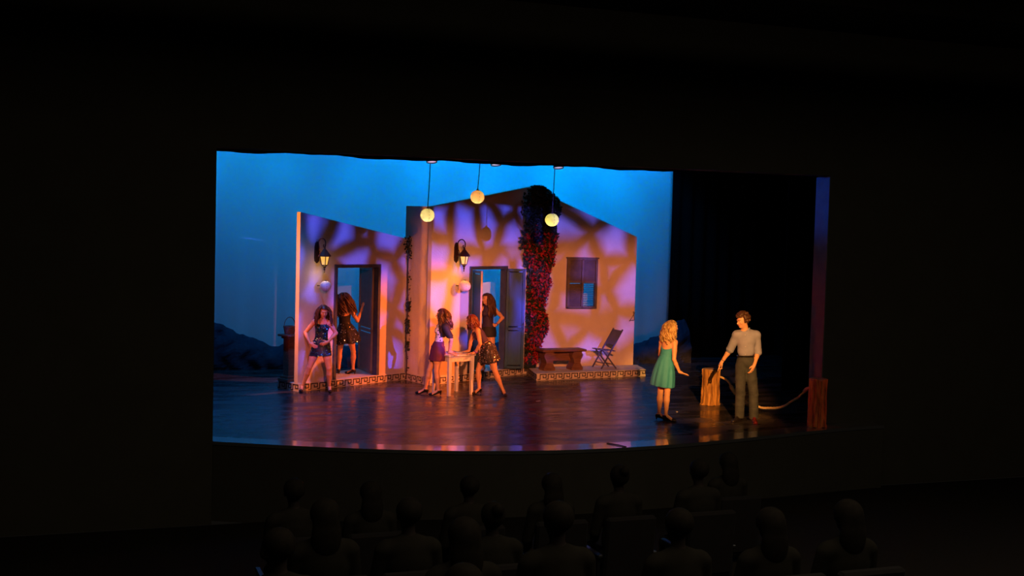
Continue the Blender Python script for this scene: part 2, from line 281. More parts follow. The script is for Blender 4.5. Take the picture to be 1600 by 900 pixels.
# ------------------------------------------------------------------ signed-distance modelling (surface nets)
def nets(D, lo, h):
    ins = D < 0; nx, ny, nz = D.shape
    c = np.zeros((nx - 1, ny - 1, nz - 1), np.int8)
    for i in (0, 1):
        for j in (0, 1):
            for k in (0, 1): c += ins[i:nx - 1 + i, j:ny - 1 + j, k:nz - 1 + k]
    act = (c > 0) & (c < 8); I = np.argwhere(act); idx = -np.ones(act.shape, np.int64); idx[act] = np.arange(len(I))
    P = np.zeros((len(I), 3)); n = np.zeros(len(I))
    cs = [(i, j, k) for i in (0, 1) for j in (0, 1) for k in (0, 1)]
    val = {q: D[I[:, 0] + q[0], I[:, 1] + q[1], I[:, 2] + q[2]] for q in cs}
    for q in cs:
        for ax in range(3):
            if q[ax] == 0:
                r = list(q); r[ax] = 1; r = tuple(r); a, b = val[q], val[r]; m = (a < 0) != (b < 0); t = a[m] / (a[m] - b[m])
                pt = np.array(q, float)[None, :].repeat(m.sum(), 0); pt[:, ax] += t; P[m] += pt; n[m] += 1
    P = (I + P / n[:, None]) * h + np.array(lo); faces = []
    for ax in range(3):
        o1, o2 = [(1, 2), (2, 0), (0, 1)][ax]
        s = [slice(1, -1)] * 3; s[ax] = slice(0, -1); s2 = [slice(1, -1)] * 3; s2[ax] = slice(1, None)
        a = ins[tuple(s)]; b = ins[tuple(s2)]; e = np.argwhere(a != b)
        if not len(e): continue
        flip = a[tuple(e.T)]; base = e.copy(); base[:, o1] += 1; base[:, o2] += 1
        def cell(d1, d2):
            q = base.copy(); q[:, o1] -= d1; q[:, o2] -= d2; return idx[q[:, 0], q[:, 1], q[:, 2]]
        f = np.stack([cell(1, 1), cell(0, 1), cell(0, 0), cell(1, 0)], 1); f[~flip] = f[~flip][:, ::-1]; faces.append(f)
    return P, np.concatenate(faces)
def np_mesh(name, P, Fc, smooth=True):
    me = bpy.data.meshes.new(name); me.vertices.add(len(P)); me.vertices.foreach_set('co', np.asarray(P, np.float32).ravel())
    me.loops.add(len(Fc) * 4); me.loops.foreach_set('vertex_index', Fc.astype(np.int32).ravel())
    me.polygons.add(len(Fc)); me.polygons.foreach_set('loop_start', np.arange(0, len(Fc) * 4, 4, dtype=np.int32))
    me.update(calc_edges=True); me.validate()
    if smooth: me.polygons.foreach_set('use_smooth', [True] * len(me.polygons))
    return me
def A(v): return np.array(v, float)
def nrm(v): v = A(v); return v / (np.linalg.norm(v) + 1e-9)
def cap_(a, b, ra, rb=None, k=0.02): return dict(t='c', a=A(a), b=A(b), ra=ra, rb=ra if rb is None else rb, k=k)
def ell_(c, r, S=None, k=0.02): return dict(t='e', c=A(c), r=A(r), S=np.eye(3) if S is None else np.array(S, float), k=k)  # S rows = axes
def pd(p, X, Y, Z, g):
    if p['t'] == 'c':
        a, b = p['a'], p['b']; d = b - a; L = d @ d + 1e-12
        x, y, z = X - a[0], Y - a[1], Z - a[2]; t = np.clip((x * d[0] + y * d[1] + z * d[2]) / L, 0, 1)
        return np.sqrt((x - t * d[0]) ** 2 + (y - t * d[1]) ** 2 + (z - t * d[2]) ** 2) - (p['ra'] + (p['rb'] - p['ra']) * t + g)
    c, r, S = p['c'], p['r'] + g, p['S']; x, y, z = X - c[0], Y - c[1], Z - c[2]
    u = [(S[i][0] * x + S[i][1] * y + S[i][2] * z) for i in range(3)]
    k0 = np.sqrt(sum((u[i] / r[i]) ** 2 for i in range(3))); k1 = np.sqrt(sum((u[i] / r[i] ** 2) ** 2 for i in range(3))) + 1e-9
    return k0 * (k0 - 1) / k1
def bounds(p, g):
    if p['t'] == 'c': r = max(p['ra'], p['rb']) + g; return np.minimum(p['a'], p['b']) - r, np.maximum(p['a'], p['b']) + r
    r = p['r'].max() + g; return p['c'] - r, p['c'] + r
class Field:
    def __init__(s, prims, h, g=0.0, extra=0.02):
        bs = [bounds(p, g) for p in prims]; s.h = h; s.lo = np.min([b[0] for b in bs], 0) - extra - 2 * h; hi = np.max([b[1] for b in bs], 0) + extra + 2 * h
        s.n = np.ceil((hi - s.lo) / h).astype(int) + 1; s.ax = [s.lo[i] + h * np.arange(s.n[i]) for i in range(3)]
        s.D = np.full(s.n, 0.5)
        for p in prims: s.add(p, g)
    def blk(s, p, g, m):
        lo, hi = bounds(p, g); i0 = np.maximum(((lo - m - s.lo) / s.h).astype(int), 0); i1 = np.minimum(((hi + m - s.lo) / s.h).astype(int) + 2, s.n)
        sl = tuple(slice(a, b) for a, b in zip(i0, i1)); return sl, s.ax[0][sl[0]][:, None, None], s.ax[1][sl[1]][None, :, None], s.ax[2][sl[2]][None, None, :]
    def add(s, p, g=0.0):
        k = p['k']; sl, X, Y, Z = s.blk(p, g, k + 3 * s.h); d = pd(p, X, Y, Z, g); o = s.D[sl]
        hh = np.clip(0.5 + 0.5 * (o - d) / k, 0, 1); s.D[sl] = o * (1 - hh) + d * hh - k * hh * (1 - hh)
    def sub(s, p, g=0.0):
        sl, X, Y, Z = s.blk(p, g, 2 * s.h); s.D[sl] = np.maximum(s.D[sl], -pd(p, X, Y, Z, g))
    def grid(s): return s.ax[0][:, None, None], s.ax[1][None, :, None], s.ax[2][None, None, :]
    def cut(s, d): s.D = np.maximum(s.D, d + np.zeros_like(s.D))
    def plane(s, pt, n):
        X, Y, Z = s.grid(); n = nrm(n); s.cut((X - pt[0]) * n[0] + (Y - pt[1]) * n[1] + (Z - pt[2]) * n[2])
    def mesh(s, name):
        for ax in range(3):
            q = [slice(None)] * 3
            for e in (0, -1): q[ax] = e; s.D[tuple(q)] = np.maximum(s.D[tuple(q)], s.h)
        P, Fc = nets(s.D, s.lo, s.h); return np_mesh(name, P, Fc)
def xyz(a, b, t): return A(a) * (1 - t) + A(b) * t

# ------------------------------------------------------------------ people
def frame(fw, up=(0, 0, 1)):
    f = nrm(fw); u = A(up) - f * (A(up) @ f); u = nrm(u); s = np.cross(f, u); return s, f, u   # s = the person's right-hand side
def head_prims(c, fw, up, male=False):
    s, f, u = frame(fw, up); S = [s, f, u]; q = 1.06 if male else 1.0; P = lambda a, b, d: c + q * (s * a + f * b + u * d)
    pr = [ell_(P(0, -.012, .022), A((.074, .094, .086)) * q, S, .02), ell_(P(0, .022, -.035), A((.056, .064, .072)) * q, S, .03),
          ell_(P(0, .058, -.088), A((.024, .022, .018)) * q, S, .022), cap_(P(0, .084, .008), P(0, .103, -.024), .008 * q, .013 * q, .010),
          ell_(P(0, .078, .030), A((.05, .014, .012)) * q, S, .012), ell_(P(0, .085, -.053), A((.024, .012, .010)) * q, S, .008)]
    for g in (-1, 1):
        pr += [ell_(P(g * .076, -.012, -.008), A((.010, .020, .031)) * q, S, .008), ell_(P(g * .040, .062, -.022), A((.018, .018, .016)) * q, S, .018)]
    return pr, P, (s, f, u), q
def hand_prims(wr, d, n, side, curl=0.35, pinch=False, spread=0.12, sz=1.0):
    """wr wrist, d finger direction, n palm normal (fingers curl towards it), side = +1/-1 on which side of d x n the thumb sits"""
    d = nrm(d); n = nrm(A(n) - d * (A(n) @ d)); b = np.cross(d, n); W = lambda a, c, e: A(wr) + sz * (d * a + b * c + n * e)
    pr = [cap_(wr, W(.03, 0, 0), .022 * sz, .026 * sz, .015), ell_(W(.052, 0, 0), A((.048, .037, .0165)) * sz, [d, b, n], .012)]
    for i, (o, L) in enumerate(((.028, .070), (.010, .080), (-.009, .074), (-.027, .058))):
        o *= side; p = W(.088 - .010 * (i == 3), o, 0); an = 0.0; sp = o * spread * 12
        cu = curl * (1.0 + .25 * i)
        if pinch and i == 0: cu = .15
        if pinch and i > 0: cu = 1.0
        for j, fr in enumerate((.42, .32, .26)):
            an += cu * (0.7 if j == 0 else 1.0); dr = nrm(d * math.cos(an) + n * math.sin(an) + b * sp * .6)
            q = p + dr * L * fr * sz; pr.append(cap_(p, q, (.0092 - .0008 * j) * sz, (.0086 - .0009 * j) * sz, .003)); p = q
    t0 = W(.022, side * .026, .004); t1 = W(.052, side * .052, .012); t2 = W(.078, side * .058, .020)
    pr += [cap_(t0, t1, .0135 * sz, .0105 * sz, .008), cap_(t1, t2, .0100 * sz, .0085 * sz, .003)]
    return pr
def person(name, label, root, J, fw, headfw, up=(0, 0, 1), hair=None, male=False, headup=(0, 0, 1), hands=None, feetdir=None, wear=None, bulk=1.0, h=0.0065, group=None, heels=True, footdir=None):
    t = thing(name, label, 'person', root, math.radians(-20.19), group)
    J = {k: A(v) for k, v in J.items()}; s, f, u = frame(fw, nrm(J['neck'] - J['pelvis'])); S = [s, f, u]; m = 1.0
    tor = []
    if male:
        tor += [ell_(J['chest'] + u * .02, (.155, .108, .17), S, .03), ell_(xyz(J['chest'], J['waist'], .8), (.130, .095, .13), S, .05), ell_(J['pelvis'] + u * .01, (.145, .108, .12), S, .05)]
        tor += [ell_(J['chest'] + u * .10, (.175, .085, .07), S, .04)]
        for g in (-1, 1): tor.append(ell_(J['pelvis'] + s * g * .06 - f * .055 - u * .05, (.07, .07, .08), S, .03))
    else:
        tor += [ell_(J['chest'] + u * .03, (.122, .088, .15), S, .03), ell_(xyz(J['chest'], J['waist'], .85), (.102 * bulk, .080 * bulk, .12), S, .05), ell_(J['pelvis'] + u * .02, (.142 * bulk, .102 * bulk, .115), S, .05),
                ell_(J['chest'] + u * .11, (.130, .068, .05), S, .04)]
        for g in (-1, 1):
            tor += [ell_(J['chest'] + s * g * .056 + f * .066 + u * .01, (.056, .052, .056), S, .02), ell_(J['pelvis'] + s * g * .062 - f * .052 - u * .055, (.072, .068, .082), S, .03)]
    kk = 1.22 if male else 1.0; arms = {}; legs = {}; feet = {}
    for q, sh, el, wr in (('L', 'shL', 'elL', 'wrL'), ('R', 'shR', 'elR', 'wrR')):
        a, b, c = J[sh], J[el], J[wr]; pr = [ell_(a, A((.048, .048, .050)) * kk, None, .035), cap_(a, xyz(a, b, .5), .044 * kk, .041 * kk, .02), cap_(xyz(a, b, .5), b, .041 * kk, .033 * kk, .012),
                                                  cap_(b, xyz(b, c, .35), .033 * kk, .034 * kk, .012), cap_(xyz(b, c, .35), c, .034 * kk, .0225 * kk, .01)]
        arms[q] = pr
    for q in 'LR':
        a, b, c = J['hip' + q], J['kn' + q], J['an' + q]; fd = nrm(A(feetdir[q]) * A((1, 1, 0))) if feetdir else nrm(A(fw) * A((1, 1, 0)))
        legs[q] = [cap_(a, xyz(a, b, .5), .082 * kk ** .3, .070 * kk ** .3, .035), cap_(xyz(a, b, .5), b, .070 * kk ** .3, .048 * kk ** .4, .015), cap_(b, xyz(b, c, .32), .047, .050, .015), cap_(xyz(b, c, .32), xyz(b, c, .85), .050, .029, .012), cap_(xyz(b, c, .85), c, .029, .028, .01),
                   ell_(xyz(b, c, .28) - fd * .018, (.036, .036, .08), None, .02)]
        hz = .055 if heels else .0
        heel = c - fd * .030 + A((0, 0, -.035)); heel[2] = max(heel[2], .032 + hz * .8); ball = c + fd * (.115 if heels else .15); ball[2] = .028; toe = c + fd * (.165 if heels else .215); toe[2] = .022
        sd = np.cross(fd, (0, 0, 1)); F_ = [cap_(c, heel, .030, .028, .012), cap_(c, ball, .030, .024, .015), cap_(heel, ball, .026, .026, .012), cap_(ball, toe, .027, .019, .01), cap_(ball + sd * .014, toe + sd * .012 - fd * .015, .020, .015, .01), cap_(ball - sd * .014, toe - sd * .012 - fd * .03, .020, .014, .01)]
        feet[q] = (F_, fd, heel, ball, toe, sd)
    neck = [cap_(J['neck'] - u * .03, J['head'] - A(headup) * .05 - A(headfw) / np.linalg.norm(headfw) * .02, .049 * (1.2 if male else 1), .045 * (1.25 if male else 1), .03)]
    for q in 'LR': neck.append(cap_(J['neck'] - u * .015, xyz(J['neck'], J['sh' + q], .8), .036 * kk, .036 * kk, .03))
    hp, HP, (hs, hf, hu), hq = head_prims(J['head'], headfw, headup, male)
    hn = []
    for q in 'LR':
        if hands and hands.get(q): hn += hand_prims(J['wr' + q], **hands[q], sz=1.1 if male else 1.0)
        else: hn += hand_prims(J['wr' + q], J['wr' + q] - J['el' + q], -s if q == 'L' else s, 1)
    body = Field(tor + neck + arms['L'] + arms['R'] + legs['L'] + legs['R'] + feet['L'][0] + feet['R'][0] + hp + hn, h, 0.0)
    for g in (-1, 1): body.sub(ell_(HP(g * .031, .098, .006), (.016, .014, .010), [hs, hf, hu]))
    link('body', body.mesh('body'), M['skin'], t)
    for g in (-1, 1):
        bm = bmesh.new(); bmesh.ops.create_icosphere(bm, subdivisions=1, radius=.0112 * hq, matrix=Matrix.Translation(V(HP(g * .031, .0735, .006)))); ey = obj('eye', bm, M['eyewhite'], t, smooth=True)
        bm = bmesh.new(); bmesh.ops.create_icosphere(bm, subdivisions=1, radius=.0062 * hq, matrix=Matrix.Translation(V(HP(g * .031, .0735, .006)) + V(hf) * .0066 * hq)); obj('iris', bm, M['brow'], ey, smooth=True)
        bm = bmesh.new(); tube(bm, [HP(g * .014, .091, .022), HP(g * .030, .088, .028), HP(g * .048, .072, .022)], .0035, 5); obj('eyebrow', bm, M['brow'], t)
    bm = bmesh.new(); tube(bm, [HP(-.022, .085, -.053), HP(-.008, .096, -.050), HP(.008, .096, -.050), HP(.022, .085, -.053)], [.003, .007, .007, .003], 6); obj('lips', bm, M['lips'], t, smooth=True)
    return dict(t=t, J=J, tor=tor, neck=neck, arms=arms, legs=legs, feet=feet, S=(s, f, u), H=HP, hax=(hs, hf, hu), hp=hp, hq=hq)
def skin_cap(P, hairline=.030, g=.012, back=0.0, extra=()):
    hs, hf, hu = P['hax']; c = P['J']['head']; pr = [ell_(P['H'](0, -.014, .026), A((.080, .096, .090)) * P['hq'], [hs, hf, hu])] + list(extra)
    F_ = Field(pr, .0065, g); X, Y, Z = F_.grid(); dx, dy, dz = X - c[0], Y - c[1], Z - c[2]
    a = dx * hf[0] + dy * hf[1] + dz * hf[2]; b = dx * hu[0] + dy * hu[1] + dz * hu[2]
    face = np.minimum(a - .022, (hairline + .035) - b)       # > 0 in the face region
    F_.cut(face); F_.cut(np.minimum(a + .03, -b - .035)); return F_
def hair(P, m, L=0.35, n=70, front=2.15, wave=.014, label=None, spread=1.0, tie=None, fwd=0.0, volume=1.0, dirn=(0, 0, -1), side=1.0):
    F_ = skin_cap(P); me = F_.mesh('hair'); bm = bmesh.new(); bm.from_mesh(me); hs, hf, hu = P['hax']; c = P['J']['head']; rg = random.Random(int(abs(c[0]) * 1e4) + n)
    g = A(dirn)
    for i in range(n):
        th = rg.uniform(-front, front); el = rg.uniform(-.25, 1.1)                                      # th = 0 is the back of the head
        d0 = -hf * math.cos(th) * math.cos(el) + hs * math.sin(th) * math.cos(el) + hu * math.sin(el)
        p = c + hu * .02 + A(d0) * .083 * P['hq']; v = d0 * .8; pts = [V(p)]; r0 = rg.uniform(.010, .017); rr = [r0 * .8]; ln = L * rg.uniform(.72, 1.05) + .06 * max(el, 0); st = 14; ph = rg.uniform(0, 6.28); fr = rg.uniform(.75, 1.15)
        back = -hf * .35 * (1 - abs(th) / 3) - A((0, 0, 0)) + hs * math.sin(th) * .16 * spread + hf * fwd
        for k in range(st):
            q = k / st; v = nrm(nrm(v) * (1 - .42) + nrm(g + back * (1 - q)) * .42); p = p + v * ln / st
            # keep outside the skull and the neck
            r = p - c; e = np.linalg.norm(r); mn = .098 * P['hq'] * volume
            if e < mn and (r @ hu) > -.09: p = c + r / e * mn
            o = (hs * math.cos(ph + k * fr) + hf * math.sin(ph + k * fr)) * wave * min(1, q * 2.5); pts.append(V(p + o)); rr.append(r0 * (1.0 if q < .6 else 1.0 - (q - .6) * 1.9))
        tube(bm, pts, rr, 6)
    bm.to_mesh(me); bm.free(); me.polygons.foreach_set('use_smooth', [True] * len(me.polygons)); return link('hair', me, m, P['t'], label=label)
def sheath(P, name, m, prims, g, cuts, skirt=None, hh=.0065, label=None, holes=None, extra=None):
    """cloth that follows the body: inflated body surface, cut by planes; skirt = (top_pt, top_r, bottom_pt, bottom_r, pleats, flat)"""
    pr = list(prims)
    if skirt:
        a, ra, b, rb, pl, fl_ = skirt; pr = pr + [cap_(a, b, max(ra, rb), max(ra, rb), .02)]
    F_ = Field(pr[:len(prims)] if skirt else pr, hh, g) if not skirt else None
    if skirt:
        F_ = Field(pr, hh, g); F_.D[:] = .5
        for p in prims: F_.add(p, g)
        X, Y, Z = F_.grid(); a = A(a); b = A(b); ax = nrm(b - a); s, f, u = P['S']; sx = nrm(s - ax * (s @ ax)); sy = np.cross(ax, sx); L = np.linalg.norm(b - a)
        dx, dy, dz = X - a[0], Y - a[1], Z - a[2]; tt = dx * ax[0] + dy * ax[1] + dz * ax[2]; U = dx * sx[0] + dy * sx[1] + dz * sx[2]; W = (dx * sy[0] + dy * sy[1] + dz * sy[2]) / fl_
        q = np.clip(tt / L, 0, 1); ang = np.arctan2(W, U); R = ra + (rb - ra) * np.sin(q * PI / 2) ** .8 * 1.0 + pl * q * (np.sin(ang * 9 + 1.0) + .6 * np.sin(ang * 14))
        rad = np.sqrt(U ** 2 + W ** 2) - R; d = np.maximum(np.maximum(rad * .8, -(tt + .02)), tt - L); inner = np.maximum(rad + .014, -(tt - L * .35))
        k = .02; o = F_.D; h2 = np.clip(.5 + .5 * (o - d) / k, 0, 1); F_.D = o * (1 - h2) + d * h2 - k * h2 * (1 - h2)
        F_.D = np.maximum(F_.D, tt - L); 
        F_.D = np.maximum(F_.D, -inner)
    for pt, n in cuts: F_.plane(A(pt), n)
    if extra:
        for p in extra: F_.add(p, 0)
    if holes:
        for p in holes: F_.sub(p)
    return link(name, F_.mesh(name), m, P['t'], label=label)
def sequins(P, o, n, m, zr=(0, 9), rad=.010, seed=1, jit=.6, label=None, side=None):
    me = o.data; k = len(me.vertices); co = np.zeros(k * 3); me.vertices.foreach_get('co', co); co = co.reshape(-1, 3); no = np.zeros(k * 3); me.vertex_normals.foreach_get('vector', no); no = no.reshape(-1, 3)
    ok = np.where((co[:, 2] > zr[0]) & (co[:, 2] < zr[1]) & (no[:, 2] > -.6))[0]; rg = np.random.default_rng(seed); ids = rg.choice(ok, min(n, len(ok)), replace=False)
    vs = []; fs = []
    for i in ids:
        nn = nrm(no[i] + rg.normal(0, jit * .35, 3)); a = nrm(np.cross(nn, rg.normal(0, 1, 3))); b = np.cross(nn, a); c = co[i] + no[i] * .004; base = len(vs); r = rad * rg.uniform(.6, 1.1)
        vs += [tuple(c + r * (a * math.cos(q * PI / 3) + b * math.sin(q * PI / 3))) for q in range(6)]; fs.append(tuple(range(base, base + 6)))
    me2 = bpy.data.meshes.new('sequins'); me2.from_pydata(vs, [], fs); return link('sequins', me2, m, P['t'], 'stuff', label)
def shoes(P, m, strap=True, heel=.055, mR=None):
    for q in 'LR':
        F0, fd, hl, ball, toe, sd = P['feet'][q]; F_ = Field(F0, .006, .004); X, Y, Z = F_.grid()
        dd = (X - hl[0]) * fd[0] + (Y - hl[1]) * fd[1]                                        # distance forward of the heel
        top = np.where(dd < .05, hl[2] + .022, np.where(dd > .15, .06, hl[2] + .0 - (dd - .05) * (hl[2] - .016) / .10)) if strap else np.full_like(dd, .095)
        F_.D = np.maximum(F_.D, Z - top)
        if heel > .02:
            e = hl - fd * .012; F_.add(cap_((e[0], e[1], hl[2] - .01), (e[0], e[1], .010), .019, .008, .01), 0)
        else: F_.add(cap_((hl[0], hl[1], .016), (toe[0], toe[1], .014), .034, .034, .01), 0)
        F_.cut(-Z + .001)
        ob = link('shoe', F_.mesh('shoe'), (mR if (mR and q == 'R') else m), P['t'])
        if strap:
            an = P['J']['an' + q]; bm = bmesh.new(); c = an + A((0, 0, -.008)); tube(bm, [c + .034 * (fd * math.cos(a) + sd * math.sin(a)) + A((0, 0, -.012)) * math.cos(a) for a in np.linspace(0, 2 * PI, 13)], .004, 5); c2 = xyz(c, ball, .55) + A((0, 0, .020)); tube(bm, [c2 - sd * .028 - A((0, 0, .02)), c2 + A((0, 0, .006)), c2 + sd * .028 - A((0, 0, .02))], .004, 5)
            obj('strap', bm, m, ob)

# ================================================================== STRUCTURE
def struct(name, bm, m, smooth=False):
    o = obj(name, bm, m, smooth=smooth); o['kind'] = 'structure'; return o
def arc(n=48, x0=-4.95, x1=6.0):
    return [(x, float(np.polyval((-.00052, -.00202, .06392, -.03911, -1.67027), x))) for x in np.linspace(x0, x1, n)]
lip = arc(); back = [(x, y + .42) for x, y in lip]
bm = bmesh.new(); prism(bm, [(-10, .44), (-5.0, .44)] + back + [(6.0, .1), (10.5, .1), (10.5, 10.2), (-10, 10.2)], -.2, 0.0); floor = struct('floor', bm, M['floor'])
bm = bmesh.new(); prism(bm, lip + back[::-1], -.05, 0.0); struct('trim_1', bm, M['lip'])
bm = bmesh.new(); prism(bm, [(x, y + .015) for x, y in lip] + [(x, y + .12) for x, y in lip][::-1], -1.15, -.05); struct('wall_stage_front', bm, M['housewall'])
# proscenium wall with its reveals, the header above the opening
bm = bmesh.new(); box(bm, (-8.5, -.19, 3.4), (7.0, .38, 9.0)); struct('wall_left', bm, M['housewall'])
bm = bmesh.new(); box(bm, (8.98, -.19, 3.4), (8.0, .36, 9.0)); struct('wall_right', bm, M['housewall'])
bm = bmesh.new(); box(bm, (4.97, -.19, 1.52), (.02, .38, 5.24)); struct('trim_2', bm, M['reveal'])
bm = bmesh.new(); box(bm, (-.01, -.19, 6.03), (9.98, .38, 3.74)); struct('wall_header', bm, M['housewall'])
bm = bmesh.new(); box(bm, (0, 10.25, 3.4), (21, .1, 9)); struct('wall_back', bm, M['blackwall'])
bm = bmesh.new(); box(bm, (-10.05, 5.1, 3.4), (.1, 10.4, 9)); struct('wall_left', bm, M['blackwall'])
bm = bmesh.new(); box(bm, (10.55, 5.1, 3.4), (.1, 10.4, 9)); struct('wall_right', bm, M['blackwall'])
bm = bmesh.new(); box(bm, (0, -6.0, 7.95), (26, 34, .1)); struct('ceiling', bm, M['housewall'])
bm = bmesh.new(); prism(bm, [(-12, -22), (12.5, -22), (12.5, -.4), (-12, -.4)], 0, .1)
for v in bm.verts: v.co.z += -1.2 + max(0, (-2.5 - v.co.y)) * .139 if v.co.y < -1 else -1.2
o = struct('floor', bm, M['carpet'])
for sx in (-12.05, 12.55):
    bm = bmesh.new(); box(bm, (sx, -11.2, 3.0), (.1, 22, 10)); struct('wall_left' if sx < 0 else 'wall_right', bm, M['blackwall'])
bm = bmesh.new(); box(bm, (0, -22.05, 3.4), (24.6, .1, 10)); struct('wall_rear', bm, M['blackwall'])
# faint ceiling ribs over the house
for i, (y, z) in enumerate(((-5.2, 6.4), (-3.0, 6.2))):
    bm = bmesh.new(); box(bm, (0, y, z), (20, .12, .35)); struct('trim_%d' % (i + 3), bm, M['blackwall'])

# cyclorama: a real cloth with slow folds
bm = bmesh.new(); nx, nz = 150, 26; g = [[None] * (nz + 1) for _ in range(nx + 1)]
for i in range(nx + 1):
    x = -6.5 + 13.46 * i / nx
    for k in range(nz + 1):
        z = 0.0 + 6.4 * k / nz; low = max(0, 1 - z / 4.5)
        y = 9.0 + .020 * low * math.sin(x * 7 + math.sin(x * 2.1) * 2) + .012 * math.sin(x * 1.3 + z * .8) + .006 * math.sin(x * 19 + z)*low
        g[i][k] = bm.verts.new((x, y, z))
for i in range(nx):
    for k in range(nz): bm.faces.new((g[i][k], g[i + 1][k], g[i + 1][k + 1], g[i][k + 1]))
o = obj('cyclorama', bm, M['cyc'], smooth=True); tag(o, 'large sky-blue lit backdrop cloth hung behind the whole set', 'backdrop')
sm = o.modifiers.new('thick', 'SOLIDIFY'); sm.thickness = .01
# black border along the top of the opening: folds and a slightly uneven hem
def drape(x0, x1, y0, z0, z1, folds, amp, name, label, hem=0.0, ny=4, along='x'):
    bm = bmesh.new(); n = int(abs(x1 - x0) * 26); cols = []
    for i in range(n + 1):
        q = x0 + (x1 - x0) * i / n; off = amp * math.sin(q * folds + .6 * math.sin(q * 1.7)); hz = z0 + hem * (math.sin(q * 3.1) + .6 * math.sin(q * 7.7 + 1) + .5 * math.sin(q * 1.2))
        cols.append([bm.verts.new((q, y0 + off, hz + (z1 - hz) * k / ny) if along == 'x' else (y0 + off, q, hz + (z1 - hz) * k / ny)) for k in range(ny + 1)])
    for a, b in zip(cols, cols[1:]):
        for k in range(ny): bm.faces.new((a[k], b[k], b[k + 1], a[k + 1]))
    o = obj(name, bm, M['black'], smooth=True); sm = o.modifiers.new('thick', 'SOLIDIFY'); sm.thickness = .012; return tag(o, label, 'curtain')
drape(-5.3, 5.6, .12, 4.13, 6.8, 24, .03, 'border_curtain', 'black border curtain running along the top of the stage opening', hem=.012)
drape(7.02, 9.6, 9.35, .01, 6.8, 17, .05, 'black_curtain', 'black curtain beside the right end of the blue backdrop')
drape(6.6, 9.9, 3.4, .01, 6.8, 15, .06, 'leg_curtain', 'black side leg curtain in the right wing beyond the man')
drape(-9.5, -5.9, 3.2, .01, 6.8, 15, .06, 'leg_curtain', 'black side leg curtain in the left wing')

# ================================================================== ROCKY GROUND ROW
def ground_row(prof, y0, name, label, seed):
    rg = random.Random(seed); xs = np.arange(prof[0][0], prof[-1][0] + .001, .07); zp = np.interp(xs, [p[0] for p in prof], [p[1] for p in prof]); bm = bmesh.new(); nz = 16; cols = []
    ph = [(rg.uniform(2, 9), rg.uniform(2, 9), rg.uniform(0, 6)) for _ in range(7)]
    for x, zt in zip(xs, zp):
        zt = zt + .015 * math.sin(x * 13 + seed) + .012 * math.sin(x * 29); c = []
        for k in range(nz + 1):
            q = k / nz; z = zt * q; d = sum(abs(math.sin(a * x + c2 + 1.3 * math.sin(b * z))) for a, b, c2 in ph) / 7
            c.append(bm.verts.new((x, y0 + .30 - .34 * (1 - q ** 3) - .22 * (d - .5), z)))
        cols.append(c)
    for a, b in zip(cols, cols[1:]):
        for k in range(nz): bm.faces.new((a[k], b[k], b[k + 1], a[k + 1]))
    o = obj(name, bm, M['rock']); sm = o.modifiers.new('thick', 'SOLIDIFY'); sm.thickness = .05; sm.offset = -1; return tag(o, label, 'scenery')
ground_row([(-6.0, 1.25), (-4.6, 1.12), (-3.98, .97), (-3.65, .85), (-3.50, .72), (-3.12, .64), (-2.98, .54), (-2.78, .45), (-2.45, .52), (-1.2, .46), (0, .55), (1.2, .42), (2.4, .5)], 8.35, 'rocky_hill', 'dark painted rock ridge along the bottom left of the backdrop', 2)
ground_row([(2.4, .5), (3.3, .62), (4.4, .35), (5.6, .40), (6.0, .46), (6.3, .58), (6.55, .63), (6.82, .86), (7.0, .98), (7.18, 1.06), (7.25, .99)], 8.35, 'rocky_hill', 'dark painted rock ridge rising to a peak beside the right backdrop edge', 5)

# ================================================================== HOUSES
def wall_matrix(p, q):
    a = math.atan2(q[1] - p[1], q[0] - p[0]); return (p[0], p[1], 0), a, math.hypot(q[0] - p[0], q[1] - p[1])
KEY = []
def key_unit(u, hgt, depth):
    """one running-key motif: dark raised strips"""
    bm = bmesh.new(); c = hgt / 6.0; t = c * .55; us = u / 5.0
    P = [(0, 0), (0, 4), (3.7, 4), (3.7, 1.3), (1.9, 1.3), (1.9, 2.7)]
    P = [(x * us, (y + .9) * c) for x, y in P]
    def seg(a, b):
        x0, x1 = sorted((a[0], b[0])); z0, z1 = sorted((a[1], b[1])); box(bm, ((x0 + x1) / 2, -depth / 2, (z0 + z1) / 2), (x1 - x0 + t * 1.3, depth, z1 - z0 + t * 1.3))
    for a, b in zip(P, P[1:]): seg(a, b)
    seg((-1.3 * us, .9 * c), (0, .9 * c)); me = bpy.data.meshes.new('key_motif'); bm.to_mesh(me); bm.free(); me.materials.append(M['keydark']); return me
KM = key_unit(.215, .15, .006); KM2 = key_unit(.192, .15, .006)
def keys(parent, x0, x1, y, u, me, basis=None, pm=None):
    n = max(1, int(round((x1 - x0) / u))); 
    for i in range(n):
        o = bpy.data.objects.new('key_motif', me); COL.objects.link(o); o.parent = parent
        L = Matrix.Translation((x0 + u * .3 + i * u, y, 0)); o.matrix_local = (basis @ L) if basis is not None else L
L1 = (-2.88, 4.83); L2 = (-.45, 6.24); M1 = (-.2, 5.32); J0 = (2.42, 6.83); B2 = (5.04, 6.93)
ANG = math.atan2(L2[1] - L1[1], L2[0] - L1[0])
